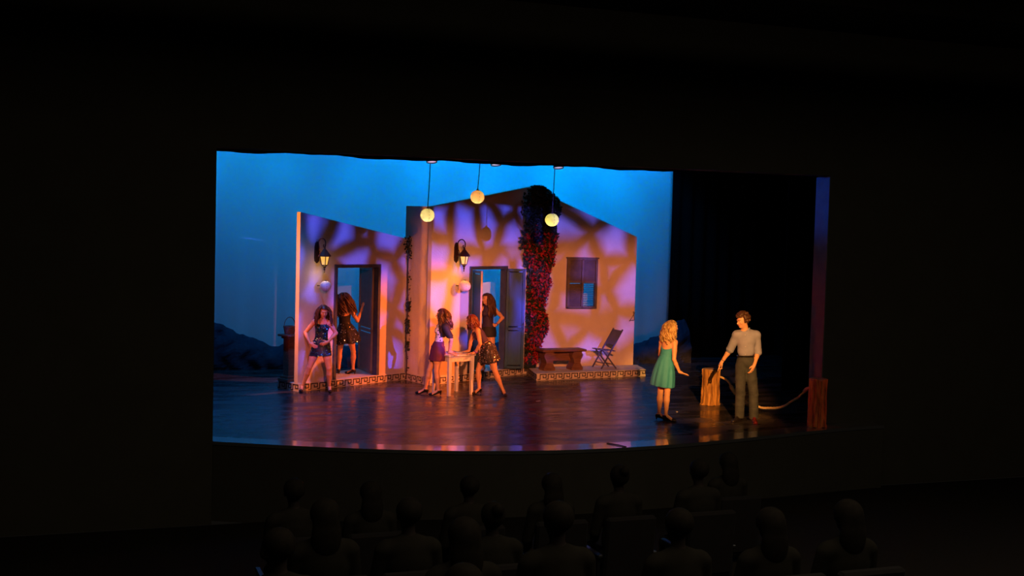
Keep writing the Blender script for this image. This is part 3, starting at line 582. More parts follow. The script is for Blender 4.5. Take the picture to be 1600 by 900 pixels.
# --- left house
loc, a, LL = wall_matrix(L1, L2)
hl = thing('house_flat', 'low left stage house front with sloping top, louvred doorway and lantern', 'stage house', (L1[0], L1[1], 0), a)
def ztl(x): return 3.34 + (2.87 - 3.34) * x / LL
bm = bmesh.new(); T = .10; Y0 = .03
D0, D1, DZ = .86, 2.06, 2.36
slab(bm, [(0, .15), (D0, .15), (D0, ztl(D0)), (0, ztl(0))], Y0, Y0 + T)
slab(bm, [(D0, DZ), (D1, DZ), (D1, ztl(D1)), (D0, ztl(D0))], Y0, Y0 + T)
slab(bm, [(D1, .15), (LL, .15), (LL, ztl(LL)), (D1, ztl(D1))], Y0, Y0 + T)
obj('wall_panel', bm, M['stucco'], hl)
bm = bmesh.new(); prism(bm, [(0, 0), (LL, 0), (LL, 1.0), (.5, 1.0), (.5, .60), (0, .60)], 0, .15); plt_ = obj('step_base', bm, M['cream'], hl)
keys(plt_, .02, LL - .02, 0, .215, KM)
keys(plt_, 0, .58, 0, .192, KM2, basis=Matrix.Translation((0, .60, 0)) @ Matrix.Rotation(-PI / 2, 4, 'Z'))
bm = bmesh.new()
for x in (D0 + .03, D1 - .03): box(bm, (x, Y0 + .045, (DZ + .15) / 2), (.065, .15, DZ - .15))
box(bm, ((D0 + D1) / 2, Y0 + .045, DZ - .03), (D1 - D0, .16, .065)); obj('door_frame', bm, M['framewood'], hl)
def louvre_leaf(parent, hinge, direc, W, H, m, z0=.17, slats=True, name='door_leaf', off=0.0, panel=True):
    a = math.atan2(direc[1], direc[0]); bm = bmesh.new(); st = .055; th = .035
    for x in (st / 2, W - st / 2): box(bm, (x, 0, H / 2), (st, th, H))
    for z in (st / 2, H * .40, H - st / 2): box(bm, (W / 2, 0, z), (W, th, st))
    leaf = obj(name, bm, m, parent); leaf.location = (hinge[0], hinge[1], z0); leaf.rotation_euler = (0, 0, a)
    bm = bmesh.new()
    if slats:
        z = st + .02
        while z < H - st:
            if abs(z - H * .40) > .045: box(bm, (W / 2, 0, z), (W - 2 * st, .008, .030), Matrix.Rotation(math.radians(38), 3, 'X'))
            z += .027
        ob = obj('slats', bm, m, leaf, 'stuff')
    else:
        for z1, z2 in ((st + .02, H * .40 - st / 2 - .02), (H * .40 + st / 2 + .02, H - st - .02)): box(bm, (W / 2, 0, (z1 + z2) / 2), (W - 2 * st, .018, z2 - z1), bevel=.006)
        ob = obj('panel', bm, m, leaf)
    bm = bmesh.new(); tube(bm, [(W - .03, -.02, H * .44), (W - .03, -.06, H * .44), (W - .03, -.06, H * .44 + .05)], .008, 6); obj('handle', bm, M['iron'], leaf)
    bm = bmesh.new(); box(bm, (W + .006, 0, H / 2), (.012, .037, H)); obj('edge_strip', bm, M['paletrim'], leaf)
    return leaf
# leaf opened upstage from the right-hand jamb: world direction (0.07, 0.99)
dw = V((-.06, 1.0)); dl = (dw[0] * math.cos(-a) - dw[1] * math.sin(-a), dw[0] * math.sin(-a) + dw[1] * math.cos(-a))
louvre_leaf(hl, (D1 - .085, Y0 + .10), dl, .90, 2.12, M['slatwood'])
# --- right house
hr = thing('house_flat', 'tall gabled stage house front with blue double doors, shuttered window and vine', 'stage house', (M1[0], M1[1], 0), math.atan2(J0[1] - M1[1], J0[0] - M1[0]))
aA = math.atan2(J0[1] - M1[1], J0[0] - M1[0]); LA = math.hypot(J0[0] - M1[0], J0[1] - M1[1])
def to_local(p, base=M1, ang=aA):
    dx, dy = p[0] - base[0], p[1] - base[1]; return (dx * math.cos(ang) + dy * math.sin(ang), -dx * math.sin(ang) + dy * math.cos(ang))
def dir_local(d, ang=aA): return (d[0] * math.cos(ang) + d[1] * math.sin(ang), -d[0] * math.sin(ang) + d[1] * math.cos(ang))
ED0, ED1, EDZ = 1.13, 2.31, 2.34
def zta(x): return 3.53 + (4.04 - 3.53) * x / LA
bm = bmesh.new()
slab(bm, [(0, .15), (ED0, .15), (ED0, zta(ED0)), (0, zta(0))], Y0, Y0 + T)
slab(bm, [(ED0, EDZ), (ED1, EDZ), (ED1, zta(ED1)), (ED0, zta(ED0))], Y0, Y0 + T)
slab(bm, [(ED1, .15), (LA, .15), (LA, zta(LA)), (ED1, zta(ED1))], Y0, Y0 + T)
obj('wall_panel', bm, M['stucco'], hr)
bm = bmesh.new(); prism(bm, [(0, 0), (LA, 0), (LA, .3), (2.6, .3), (2.6, 1.15), (.9, 1.15), (.9, .2), (0, .2)], 0, .15); ba = obj('step_base', bm, M['cream'], hr); keys(ba, .02, LA - .02, 0, .215, KM)
bm = bmesh.new()
for x in (ED0 + .03, ED1 - .03): box(bm, (x, Y0 + .045, (EDZ + .15) / 2), (.065, .15, EDZ - .15))
box(bm, ((ED0 + ED1) / 2, Y0 + .045, EDZ - .03), (ED1 - ED0, .16, .065)); obj('door_frame', bm, M['framewood'], hr)
louvre_leaf(hr, (ED0 + .08, Y0 - .04), dir_local((0.02, -1.0)), .50, 2.10, M['bluedoor'], slats=False)
louvre_leaf(hr, (ED1 - .055, Y0 - .05), dir_local((.985, -.16)), .40, 2.12, M['bluedoor'], slats=False)
# the return wall on its left
p0 = to_local((-.43, 6.24)); ra = math.atan2(-p0[1], -p0[0]); LR_ = math.hypot(*p0)
RB = Matrix.Translation((p0[0], p0[1], 0)) @ Matrix.Rotation(ra, 4, 'Z')
def put(o, Mx): o.matrix_local = Mx; return o
bm = bmesh.new(); slab(bm, [(-.16, .15), (LR_ - .055, .15), (LR_ - .055, 3.53), (-.16, 3.54)], 0, .04); put(obj('wall_panel', bm, M['stucco'], hr), RB)
bm = bmesh.new(); box(bm, (LR_ / 2 - .01, .0, .075), (LR_ - .02, .06, .15)); bb = put(obj('step_base', bm, M['cream'], hr), RB); keys(bb, .0, LR_ - .02, -.03, .215, KM)
# wall on the right of the ridge
b0 = to_local(J0); b2 = to_local(B2); ba_ = math.atan2(b2[1] - b0[1], b2[0] - b0[0]); LB = math.hypot(b2[0] - b0[0], b2[1] - b0[1]); BB = Matrix.Translation((b0[0], b0[1], 0)) @ Matrix.Rotation(ba_, 4, 'Z')
WX0, WX1, WZ0, WZ1 = .90, 1.62, 1.42, 2.53
def ztb(x): return 4.04 + (3.02 - 4.04) * x / LB
bm = bmesh.new()
slab(bm, [(0, .0), (WX0, .0), (WX0, ztb(WX0)), (0, ztb(0))], Y0, Y0 + T)
slab(bm, [(WX0, .0), (WX1, .0), (WX1, WZ0), (WX0, WZ0)], Y0, Y0 + T)
slab(bm, [(WX0, WZ1), (WX1, WZ1), (WX1, ztb(WX1)), (WX0, ztb(WX0))], Y0, Y0 + T)
slab(bm, [(WX1, .0), (LB, .0), (LB, ztb(LB)), (WX1, ztb(WX1))], Y0, Y0 + T)
put(obj('wall_panel', bm, M['stucco'], hr), BB)
# shuttered window: frame proud of the wall, two leaves, the lower right panel open-slatted
bm = bmesh.new(); fy = -.02
for x in (WX0 + .022, WX1 - .022, (WX0 + WX1) / 2): box(bm, (x, fy, (WZ0 + WZ1) / 2), (.045, .09, WZ1 - WZ0))
for z in (WZ0 + .022, WZ1 - .022): box(bm, ((WX0 + WX1) / 2, fy, z), (WX1 - WX0, .09, .045))
box(bm, ((WX0 + WX1) / 2, fy - .01, WZ1 + .0), (WX1 - WX0 + .04, .11, .03)); 
for x in (WX0 + .19, WX1 - .19): box(bm, (x, fy, WZ0 + .58), (.33, .05, .045))
wf = put(obj('window_shutter', bm, M['greywood'], hr), BB)
bm = bmesh.new(); bo = bmesh.new()
for (x0, x1, z0, z1, op) in ((WX0 + .045, (WX0 + WX1) / 2 - .022, WZ0 + .045, WZ0 + .56, 0), (WX0 + .045, (WX0 + WX1) / 2 - .022, WZ0 + .60, WZ1 - .045, 0), ((WX0 + WX1) / 2 + .022, WX1 - .045, WZ0 + .60, WZ1 - .045, 0), ((WX0 + WX1) / 2 + .022, WX1 - .045, WZ0 + .045, WZ0 + .56, 1)):
    z = z0 + .015
    while z < z1 - .005:
        if op: box(bo, ((x0 + x1) / 2, fy, z), (x1 - x0, .045, .006), Matrix.Rotation(math.radians(4), 3, 'X')); z += .040
        else: box(bm, ((x0 + x1) / 2, fy, z), (x1 - x0, .010, .036), Matrix.Rotation(math.radians(28), 3, 'X')); z += .031
obj('closed_slats', bm, M['greywood'], wf, 'stuff'); o = obj('open_slats', bo, M['bluegrey'], wf, 'stuff', label='open slats of the lower right panel showing blue light')
# raised terrace in front of the right wall
poly = [(2.2, 5.67), (4.91, 6.06), (5.10, 6.90), (2.42, 6.80)]
bm = bmesh.new(); pl_ = [to_local(p) for p in poly]; prism(bm, pl_, 0, .145); te = obj('terrace', bm, M['cream'], hr)
q0, q1, q2 = pl_[0], pl_[1], pl_[2]; keys(te, .03, math.dist(q0, q1) - .03, 0, .192, KM2, basis=Matrix.Translation((q0[0], q0[1], 0)) @ Matrix.Rotation(math.atan2(q1[1] - q0[1], q1[0] - q0[0]), 4, 'Z'))
q3 = pl_[3]; keys(te, .03, math.dist(q3, q0) - .05, 0, .192, KM2, basis=Matrix.Translation((q3[0], q3[1], 0)) @ Matrix.Rotation(math.atan2(q0[1] - q3[1], q0[0] - q3[0]), 4, 'Z'))
# wire hook near the right edge of the right wall
hm = Matrix.Translation((M1[0], M1[1], 0)) @ Matrix.Rotation(aA, 4, 'Z') @ BB
bm = bmesh.new(); tube(bm, [(2.50, .03, 1.14), (2.47, -.03, 1.13), (2.58, -.06, 1.33), (2.585, .03, 1.34), (2.585, -.05, 1.16), (2.50, .03, 1.14)], .006, 5)
o = obj('wire_hook', bm, M['iron']); o.matrix_world = hm; tag(o, 'small black bent wire hook near the right edge of the gabled wall', 'hook')

# ================================================================== CLIMBING PLANTS
def leafy(n, sampler, size, seed, petals=1):
    rg = random.Random(seed); vs = []; fs = []
    for _ in range(n):
        c, sc = sampler(rg); d = V((rg.gauss(0, 1), rg.gauss(-.8, .8), rg.gauss(0, .8))).normalized(); a = d.orthogonal().normalized(); a.rotate(Matrix.Rotation(rg.uniform(0, 6.28), 3, d)); b = d.cross(a); s = size * sc * rg.uniform(.6, 1.2); k = len(vs)
        c = V(c); vs += [tuple(c - a * s), tuple(c + b * s * .55 + d * s * .18), tuple(c + a * s), tuple(c - b * s * .55 + d * s * .18)]; fs.append((k, k + 1, k + 2, k + 3))
    return vs, fs
def from_py(name, data, m, parent, kind='stuff', label=None):
    me = bpy.data.meshes.new(name); me.from_pydata(data[0], [], data[1]); return link(name, me, m, parent, kind, label)
TAB = [(4.06, 826, 846), (3.8, 815, 871), (3.58, 813, 876), (3.4, 814, 871), (3.25, 815, 867), (3.07, 814, 869), (2.85, 809, 867), (2.6, 812, 864), (2.4, 816, 862), (2.17, 819, 856), (2.0, 818, 858), (1.66, 819, 850), (1.45, 818, 846), (1.16, 818, 854), (.95, 817, 852), (.77, 815, 846), (.56, 814, 838), (.3, 813, 834), (.15, 812, 832)]
tz = [t[0] for t in TAB][::-1]; tl = [(t[1] - (822.4 + 1.9 * t[0])) / 75 for t in TAB][::-1]; tr = [(t[2] - (822.4 + 1.9 * t[0])) / 75 for t in TAB][::-1]
uA = V((math.cos(aA), math.sin(aA), 0)); nA = V((math.sin(aA), -math.cos(aA), 0)); aB = math.atan2(B2[1] - J0[1], B2[0] - J0[0]); uB = V((math.cos(aB), math.sin(aB), 0)); nB = V((math.sin(aB), -math.cos(aB), 0))
def vine_pt(rg, zlo=.15, zhi=4.05, inner=1.0, edge=False):
    z = rg.uniform(zlo, zhi); l = float(np.interp(z, tz, tl)); r = float(np.interp(z, tz, tr)); q = rg.uniform(0, 1); c = (l + r) / 2; hw = (r - l) / 2 * inner; x = c + (2 * q - 1) * hw * (1 + rg.gauss(0, .06)); 
    prot = .05 + .20 * math.sqrt(max(0, 1 - ((x - c) / (hw + .01)) ** 2)) * rg.uniform(.3, 1.0); x += rg.gauss(0, .012)
    base = V((J0[0], J0[1], 0)); 
    if x < 0: p = base + uA * (x / .66) + nA * prot
    else: p = base + uB * (x / .93) + nB * prot
    lean = (nA * .5 + nB * .5) * 0
    return (p.x, p.y, z), 1.0
vn = thing('climbing_vine', 'tall climbing vine with crimson flowers on the gabled house between door and window', 'plant', (J0[0] + .1, J0[1] - .2, .15))
def offs(data, o): return ([(v[0] - o[0], v[1] - o[1], v[2] - o[2]) for v in data[0]], data[1])
vo_ = (J0[0] + .1, J0[1] - .2, .15)
from_py('foliage', offs(leafy(7500, vine_pt, .055, 4), vo_), M['leaf'], vn)
def bract_pt(rg):
    while True:
        z = 4.0 * rg.random() ** 1.15 + .25
        if z > 3.95: continue
        if z > 3.05 and rg.random() < .96: continue
        (x, y, _), s = vine_pt(rg, z, z + .01); n = (nA + nB) * .5; return (x + n.x * .05 + rg.gauss(0, .01), y + n.y * .05, z), s
def clustered(n, seed):
    rg0 = random.Random(seed); out_v = []; out_f = []
    for _ in range(n):
        c, _s = bract_pt(rg0)
        for q in range(rg0.randint(3, 6)):
            v, f = leafy(1, lambda rg: ((c[0] + rg0.gauss(0, .022), c[1] + rg0.gauss(0, .022), c[2] + rg0.gauss(0, .022)), 1), .036, rg0.randint(0, 10 ** 6)); k = len(out_v); out_v += v; out_f += [tuple(i + k for i in f[0])]
    return out_v, out_f
from_py('blossoms', offs(clustered(620, 9), vo_), M['bract'], vn, label='crimson blossom clusters')
bm = bmesh.new(); rg = random.Random(3)
for s0 in range(5):
    pts = []
    for k in range(20):
        z = .15 + 3.8 * k / 19; l = float(np.interp(z, tz, tl)); r = float(np.interp(z, tz, tr)); x = (l + r) / 2 + (s0 - 2) * .05 * (1 + z / 4) + .03 * math.sin(z * 4 + s0); p = V((J0[0], J0[1], 0)) + (uA * (x / .66) + nA * .07 if x < 0 else uB * (x / .93) + nB * .07); pts.append((p.x - vo_[0], p.y - vo_[1], z - vo_[2]))
    tube(bm, pts, [.02 - .014 * k / 19 for k in range(20)], 6)
obj('stem', bm, M['stem'], vn)
# thin garland on the right edge of the left house
gp = V((L2[0], L2[1], 0)) + V((-.01, -.06, 0)); gv = thing('vine_garland', 'thin dark trailing vine down the right edge of the low left house', 'plant', (gp.x, gp.y, 0))
def gar(rg):
    z = rg.choice([rg.uniform(2.45, 2.92), rg.uniform(2.6, 2.92), rg.uniform(1.4, 1.6), rg.uniform(.95, 1.25), rg.uniform(.6, .8), rg.uniform(.15, 2.9)]); big = .055 if z > 2.4 else .03
    return (rg.gauss(0.02, big), rg.gauss(-.03, .025), z), .8
from_py('foliage', leafy(520, gar, .036, 8), M['leaf'], gv)
bm = bmesh.new(); tube(bm, [(.012 * math.sin(z * 5), -.02 + .01 * math.cos(z * 7), z) for z in np.linspace(.02, 2.9, 40)], .012, 6); obj('stem', bm, M['stem'], gv)

# ================================================================== LANTERNS
def wall_lantern(base, ang, z, label, roofm):
    """base on the wall plane, +local -y points away from the wall"""
    t = thing('wall_lantern', label, 'lantern', (base[0], base[1], z), ang, 'wall lanterns beside the doorways')
    bm = bmesh.new(); prof = [(-.045, -.17), (0, -.21), (.045, -.17), (.055, -.1), (.05, .1), (.035, .17), (0, .20), (-.035, .17), (-.05, .1), (-.055, -.1)]; slab(bm, prof, -.03, 0.0); obj('back_plate', bm, M['iron'], t)
    bm = bmesh.new(); pts = [(0, -.02, .02)] + [(0, -.17 - .14 * math.cos(q), .20 + .12 * math.sin(q)) for q in np.linspace(-.15 * PI, PI, 1)]
    pts = [(0, -.02, .0), (0, -.06, .10)] + [(0, -.155 + .10 * math.cos(q), .17 + .09 * math.sin(q)) for q in np.linspace(PI * .05, PI * 1.0, 12)] + [(0, -.25, .12), (0, -.225, .09), (0, -.20, .10), (0, -.195, .13), (0, -.21, .145)]
    tube(bm, pts, .011, 7); tube(bm, [(0, -.03, -.1), (0, -.08, -.06), (0, -.11, 0), (0, -.075, .05)], .008, 6); obj('scroll_arm', bm, M['iron'], t)
    cy = -.235
    bm = bmesh.new(); lathe(bm, [(.012, .10), (.022, .085), (.016, .07), (.030, .055), (.036, .048), (.06, .02), (.10, -.035), (.118, -.06), (.118, -.075), (.09, -.078)][::-1], 8, (0, cy, 0)); obj('lantern_roof', bm, roofm, t)
    r1, r2, zt, zb = .088, .055, -.075, -.235; 
    def cr(k, r, z): q = PI / 4 + k * PI / 2 + PI / 12; return V((r * math.cos(q), cy + r * math.sin(q), z))
    for k in range(4):
        bm = bmesh.new(); a, b, c, d = cr(k, r1 * .95, zt), cr(k + 1, r1 * .95, zt), cr(k + 1, r2 * .95, zb), cr(k, r2 * .95, zb); q = [bm.verts.new(p) for p in (a, b, c, d)]; bm.faces.new(q)
        n = V((a + b + c + d)) / 4 - V((0, cy, (zt + zb) / 2)); n.z = 0; n.normalize(); q2 = [bm.verts.new(p - n * .004) for p in (a, b, c, d)]; bm.faces.new(q2[::-1])
        for i in range(4): bm.faces.new((q[(i + 1) % 4], q[i], q2[i], q2[(i + 1) % 4]))
        obj('glass_pane', bm, M['lampglass'], t)
    bm = bmesh.new()
    for k in range(4): tube(bm, [cr(k, r1, zt), cr(k, r2, zb)], .009, 6)
    for k in range(4): tube(bm, [cr(k, r2, zb), cr(k + 1, r2, zb)], .008, 6)
    obj('cage', bm, M['iron'], t)
    bm = bmesh.new(); lathe(bm, [(.003, -.385), (.012, -.365), (.006, -.345), (.02, -.32), (.010, -.30), (.03, -.285), (.022, -.27), (.045, -.25), (.062, -.235)], 10, (0, cy, 0)); obj('finial', bm, M['iron'], t)
    l = bpy.data.lights.new('lantern_light', 'POINT'); l.energy = 1.2; l.color = (1, .6, .15); l.shadow_soft_size = .03; lo = bpy.data.objects.new('lantern_light', l); COL.objects.link(lo); lo.parent = t; lo.location = (0, cy, -.42)
def on(base, ang, s, n=0.0): return (base[0] + math.cos(ang) * s + math.sin(ang) * n, base[1] + math.sin(ang) * s - math.cos(ang) * n)
pL = on(L1, ANG, .40, -.03); wall_lantern(pL, ANG, 2.60, 'lit wall lantern with reddish roof left of the louvred doorway', M['ironroof'])
pR = on(M1, aA, .70, -.03); wall_lantern(pR, aA, 2.63, 'lit wall lantern with black roof left of the blue double doors', M['iron'])
def globe(c, r, m, label, cord_top=None, hook=None, sway=0.0, lit=True, cat='lantern', group=None):
    t = thing('paper_lantern' , label, cat, (c[0], c[1], c[2] - r), 0, group)
    bm = bmesh.new(); prof = []; n = 28
    for i in range(n + 1):
        q = -PI / 2 + .22 + (PI - .44) * i / n; rr = r * math.cos(q) * (1 + (.010 if i % 2 else -.004)); prof.append((rr, r + r * .93 * math.sin(q)))
    lathe(bm, prof, 28, cap=False); sh = obj('shade', bm, m, t, smooth=True)
    bm = bmesh.new(); lathe(bm, [(.21 * r, 0), (.24 * r, .004), (.24 * r, .012), (.21 * r, .014)], 20, (0, 0, r * 1.90), cap=False); obj('rim', bm, M['metal'], t)
    bm = bmesh.new(); tube(bm, [(0, -.002, r * 1.9), (0, -r * .5, r * 1.82), (0, -r * .88, r * 1.45), (0, -r * 1.005, r), (0, -r * .88, r * .55), (0, -r * .5, r * .18)], .0035, 4); obj('wire_frame', bm, M['metal'], t)
    if lit:
        bm = bmesh.new(); bmesh.ops.create_icosphere(bm, subdivisions=2, radius=.022, matrix=Matrix.Translation((0, 0, r * .95))); obj('bulb', bm, M['bulb'], t, smooth=True)
        l = bpy.data.lights.new('globe_light', 'POINT'); l.energy = 1.3; l.color = (1, .80, .45); l.shadow_soft_size = .03; lo = bpy.data.objects.new('globe_light', l); COL.objects.link(lo); lo.parent = t; lo.location = (0, 0, r * .72)
    if cord_top:
        H = cord_top[2] + .03 - c[2] + r; bm = bmesh.new(); pts = []
        for k in range(14):
            q = k / 13; pts.append(((cord_top[0] - c[0]) * q + sway * math.sin(q * 5) , (cord_top[1] - c[1]) * q, r * 1.85 + (H - r * 1.85) * q))
        tube(bm, pts, .0085, 6); obj('cord', bm, M['cord'], t)
        bm = bmesh.new(); tube(bm, [(0, 0, r * 1.80), (0, 0, r * 2.12)], .018, 8); obj('socket', bm, M['cord'], t)
    if hook:
        bm = bmesh.new(); tube(bm, [(0, 0, r), (hook[0] - c[0], hook[1] - c[1], r)], .010, 6); obj('bracket', bm, M['iron'], t)
    return t
G = 'paper globe lanterns hung on cords above the stage'
globe((-.85, 3.5, 3.34), .128, M['paper1'], 'lit round white paper lantern, lowest left of the hanging three', (-.80, 3.5, 5.55), sway=.012, group=G)
globe((.09, 3.5, 3.70), .130, M['paper2'], 'lit round orange-tinted paper lantern, highest of the hanging three', (.17, 3.5, 5.55), sway=.01, group=G)
globe((1.57, 3.5, 3.32), .130, M['paper3'], 'lit round yellow-green paper lantern hanging in front of the vine top', (1.62, 3.5, 5.55), sway=.008, group=G)
G2 = 'unlit paper globes fixed to the house walls'
p = on(L1, ANG, .44, .20); globe((p[0], p[1], 1.97), .105, M['paperoff'], 'unlit pale paper globe on the wall below the left lantern', hook=on(L1, ANG, .44, -.03), lit=False, group=G2)
p = on(M1, aA, .74, .20); globe((p[0], p[1], 1.96), .120, M['paperoff'], 'unlit grey paper globe on the wall below the right lantern', hook=on(M1, aA, .74, -.03), lit=False, group=G2)
bm = bmesh.new(); tube(bm, [(-4.6, 3.5, 5.58), (4.8, 3.5, 5.58)], .03, 10); o = obj('batten', bm, M['metal']); tag(o, 'horizontal steel pipe above the stage carrying the lantern cords', 'pipe')
# par cans just under the border
G = 'lamps showing under the border curtain'
for i, (x, z, lb) in enumerate(((-1.63, 4.135, 'round lit stage lamp under the border above the left hanging lantern'), (-.575, 4.135, 'round lit stage lamp under the border, middle of the three'), (.497, 4.135, 'round lit stage lamp under the border above the vine top'))):
    y = .62; t = thing('stage_lamp', lb, 'stage lamp', (x, y, z), 0, G)
    bm = bmesh.new(); lathe(bm, [(.085, 0), (.088, .03), (.08, .05), (.075, .22), (.04, .27)], 18, cap=False); ob = obj('can', bm, M['metal'], t, smooth=True)
    bm = bmesh.new(); lathe(bm, [(.001, .012), (.070, .014), (.070, .03), (.001, .032)], 18); obj('lens', bm, M['lens'], t)
    bm = bmesh.new(); tube(bm, [(-.09, 0, .1), (-.10, 0, .30), (0, 0, .36), (.10, 0, .30), (.09, 0, .1)], .010, 6); tube(bm, [(0, 0, .36), (0, .30, 1.34)], .012, 6); obj('yoke', bm, M['metal'], t)
    t.rotation_euler = (math.radians(-12), 0, 0); t.location.z = z
bm = bmesh.new(); tube(bm, [(-4.6, 1.18, 5.42), (4.8, 1.18, 5.42)], .03, 10); o = obj('batten', bm, M['metal']); tag(o, 'horizontal steel pipe behind the border carrying the stage lamps', 'pipe')

# ================================================================== FURNITURE
def pedestal():
    loc = (-2.995, 5.235, .15); t = thing('pedestal', 'dark wooden pedestal half hidden behind the left edge of the low house', 'pedestal', loc, ANG)
    bm = bmesh.new(); box(bm, (0, 0, .03), (.30, .30, .06), bevel=.008); box(bm, (0, 0, .085), (.24, .24, .05), bevel=.008); obj('base', bm, M['brownwood'], t)
    bm = bmesh.new(); box(bm, (0, 0, .46), (.16, .16, .70), bevel=.006); obj('shaft', bm, M['brownwood'], t)
    bm = bmesh.new(); box(bm, (0, 0, .83), (.22, .22, .04), bevel=.006); box(bm, (0, 0, .87), (.32, .32, .04), bevel=.008); obj('top', bm, M['brownwood'], t)
    b = thing('basket', 'small wicker basket with arched handle standing on the dark pedestal', 'basket', (loc[0], loc[1], loc[2] + .89), .2)
    bm = bmesh.new(); n = 8
    for i in range(n):
        z = .012 + i * .019; r = .085 + .03 * i / n; tube(bm, [(r * math.cos(q) * (1 + .02 * math.sin(q * 12 + i * PI)), r * math.sin(q) * (1 + .02 * math.sin(q * 12 + i * PI)), z) for q in np.linspace(0, 2 * PI, 37)], .0105, 5)
    lathe(bm, [(.002, 0), (.08, 0), (.08, .012), (.002, .012)], 16); obj('basket_body', bm, M['basket'], b)
    bm = bmesh.new(); tube(bm, [(.11 * math.cos(q), 0, .15 + .17 * math.sin(q)) for q in np.linspace(0, PI, 18)], .008, 6); obj('handle', bm, M['basket'], b)
pedestal()
def table():
    loc = (-.10, 4.12, 0); rz = math.radians(17.5); t = thing('side_table', 'small white painted table with square legs between the two leaning women', 'table', loc, rz)
    W, D, H = .62, .60, .765
    bm = bmesh.new(); box(bm, (0, 0, H - .014), (W, D, .028), bevel=.006); obj('tabletop', bm, M['whitewood'], t)
    bm = bmesh.new()
    for sx in (-1, 1): box(bm, (sx * (W / 2 - .05), 0, H - .078), (.02, D - .08, .10))
    for sy in (-1, 1): box(bm, (0, sy * (D / 2 - .05), H - .078), (W - .08, .02, .10)); box(bm, (0, sy * (D / 2 - .037), H - .045), (W - .06, .02, .02))
    obj('apron', bm, M['whitewood'], t)
    for sx in (-1, 1):
        for sy in (-1, 1):
            bm = bmesh.new(); box(bm, (sx * (W / 2 - .055), sy * (D / 2 - .055), (H - .028) / 2), (.066, .066, H - .028), taper=.78); obj('leg', bm, M['whitewood'], t)
    p = thing('paper_stack', 'white papers lying on the small white table', 'paper', (loc[0] - .02, loc[1] + .06, H), rz + .15)
    for i in range(3):
        bm = bmesh.new(); box(bm, (.01 * i, .006 * i, .004 + .007 * i), (.34, .24, .006)); ob = obj('sheet', bm, M['paperwhite'], p); ob.rotation_euler = (0, 0, .08 * i - .06)
table()
def bench():
    t = thing('bench', 'dark wooden bench with carved slab supports on the terrace beneath the window', 'bench', (2.99, 6.27, .145), math.radians(4))
    bm = bmesh.new(); box(bm, (0, 0, .425), (1.04, .38, .05), bevel=.008); obj('seat', bm, M['brownwood'], t)
    prof = [(-.13, 0), (.13, 0), (.135, .05), (.10, .10), (.075, .15), (.085, .22), (.12, .28), (.13, .33), (.10, .37), (.11, .40), (-.11, .40), (-.10, .37), (-.13, .33), (-.12, .28), (-.085, .22), (-.075, .15), (-.10, .10), (-.135, .05)]
    for sx in (-1, 1):
        bm = bmesh.new(); slab(bm, prof, -.13, .13); ob = obj('support', bm, M['brownwood'], t); ob.location = (sx * .33, 0, 0)
    bm = bmesh.new(); box(bm, (0, .05, .29), (.56, .03, .20)); obj('stretcher', bm, M['brownwood'], t)
bench()
def chair():
    # feet on the terrace; faces towards -x
    t = thing('folding_chair', 'blue-grey wooden folding chair on the terrace at the right end of the house', 'chair', (4.07, 6.38, .145), math.radians(4))
    W = .40; m = M['bluegrey']
    for sy in (-1, 1):
        bm = bmesh.new(); beam(bm, (-.19, sy * W / 2, .012), (.31, sy * W / 2, .86), .022, .034, V((0, 1, 0))); obj('back_post', bm, m, t)
        bm = bmesh.new(); beam(bm, (.19, sy * (W / 2 - .03), .012), (-.16, sy * (W / 2 - .03), .43), .022, .032, V((0, 1, 0))); obj('leg', bm, m, t)
    for i in range(6):
        bm = bmesh.new(); box(bm, (-.20 + i * .066, 0, .425 - .006 * i), (.056, W - .03, .018), bevel=.003); obj('slat', bm, m, t)
    bm = bmesh.new(); a = V((.115, 0, .53)); b = V((.295, 0, .835)); z = (b - a).normalized(); R = Matrix((V((0, 1, 0)).cross(z), V((0, 1, 0)), z)).transposed(); box(bm, (a + b) / 2, (.012, W - .03, (b - a).length), R); obj('back_panel', bm, m, t)
    for x, z in ((-.12, .13), (.12, .10)):
        bm = bmesh.new(); tube(bm, [(x, -W / 2, z), (x, W / 2, z)], .011, 7); obj('stretcher', bm, m, t)
chair()
def stump(loc, r, H, label, seed):
    t = thing('dock_post', label, 'post', loc, 0, 'log mooring posts at stage right'); rg = random.Random(seed); bm = bmesh.new(); n = 40; rings = []
    off = [rg.uniform(-.012, .012) for _ in range(n)]; ph = rg.uniform(0, 6)
    zs = [0, .02, .06, .2, .35, .5, .65, .8, .93, 1.0]
    for q in zs:
        flare = 1.07 - .10 * min(q * 2, 1) if q < .5 else .97 + .03 * q
        rings.append([bm.verts.new(((r * flare + off[k] + .006 * math.sin(q * 9 + k) + (.02 * (1 if k % 9 < 4 else -.4) if q < .03 else 0)) * math.cos(2 * PI * k / n), (r * flare + off[k] + .006 * math.sin(q * 9 + k)) * math.sin(2 * PI * k / n), H * q + (.012 * math.sin(k * .9 + ph) if q == 0 else 0) + .0)) for k in range(n)])
    for a, b in zip(rings, rings[1:]):
        for k in range(n): bm.faces.new((a[k], a[(k + 1) % n], b[(k + 1) % n], b[k]))
    bm.faces.new(rings[0][::-1]); obj('bark', bm, M['bark'], t)
    bm = bmesh.new(); lathe(bm, [(.001, H - .03), (r * .97, H - .03), (r * .985, H + .004), (r * .5, H + .006), (.001, H + .006)], 40); obj('sawn_top', bm, M['cutwood'], t)
stump((4.20, 1.98, 0), .158, .66, 'bright amber-lit log post beside the man in the grey shirt', 1)
stump((4.74, -.60, 0), .140, .80, 'dim red-lit log post at the far right edge of the stage', 2)
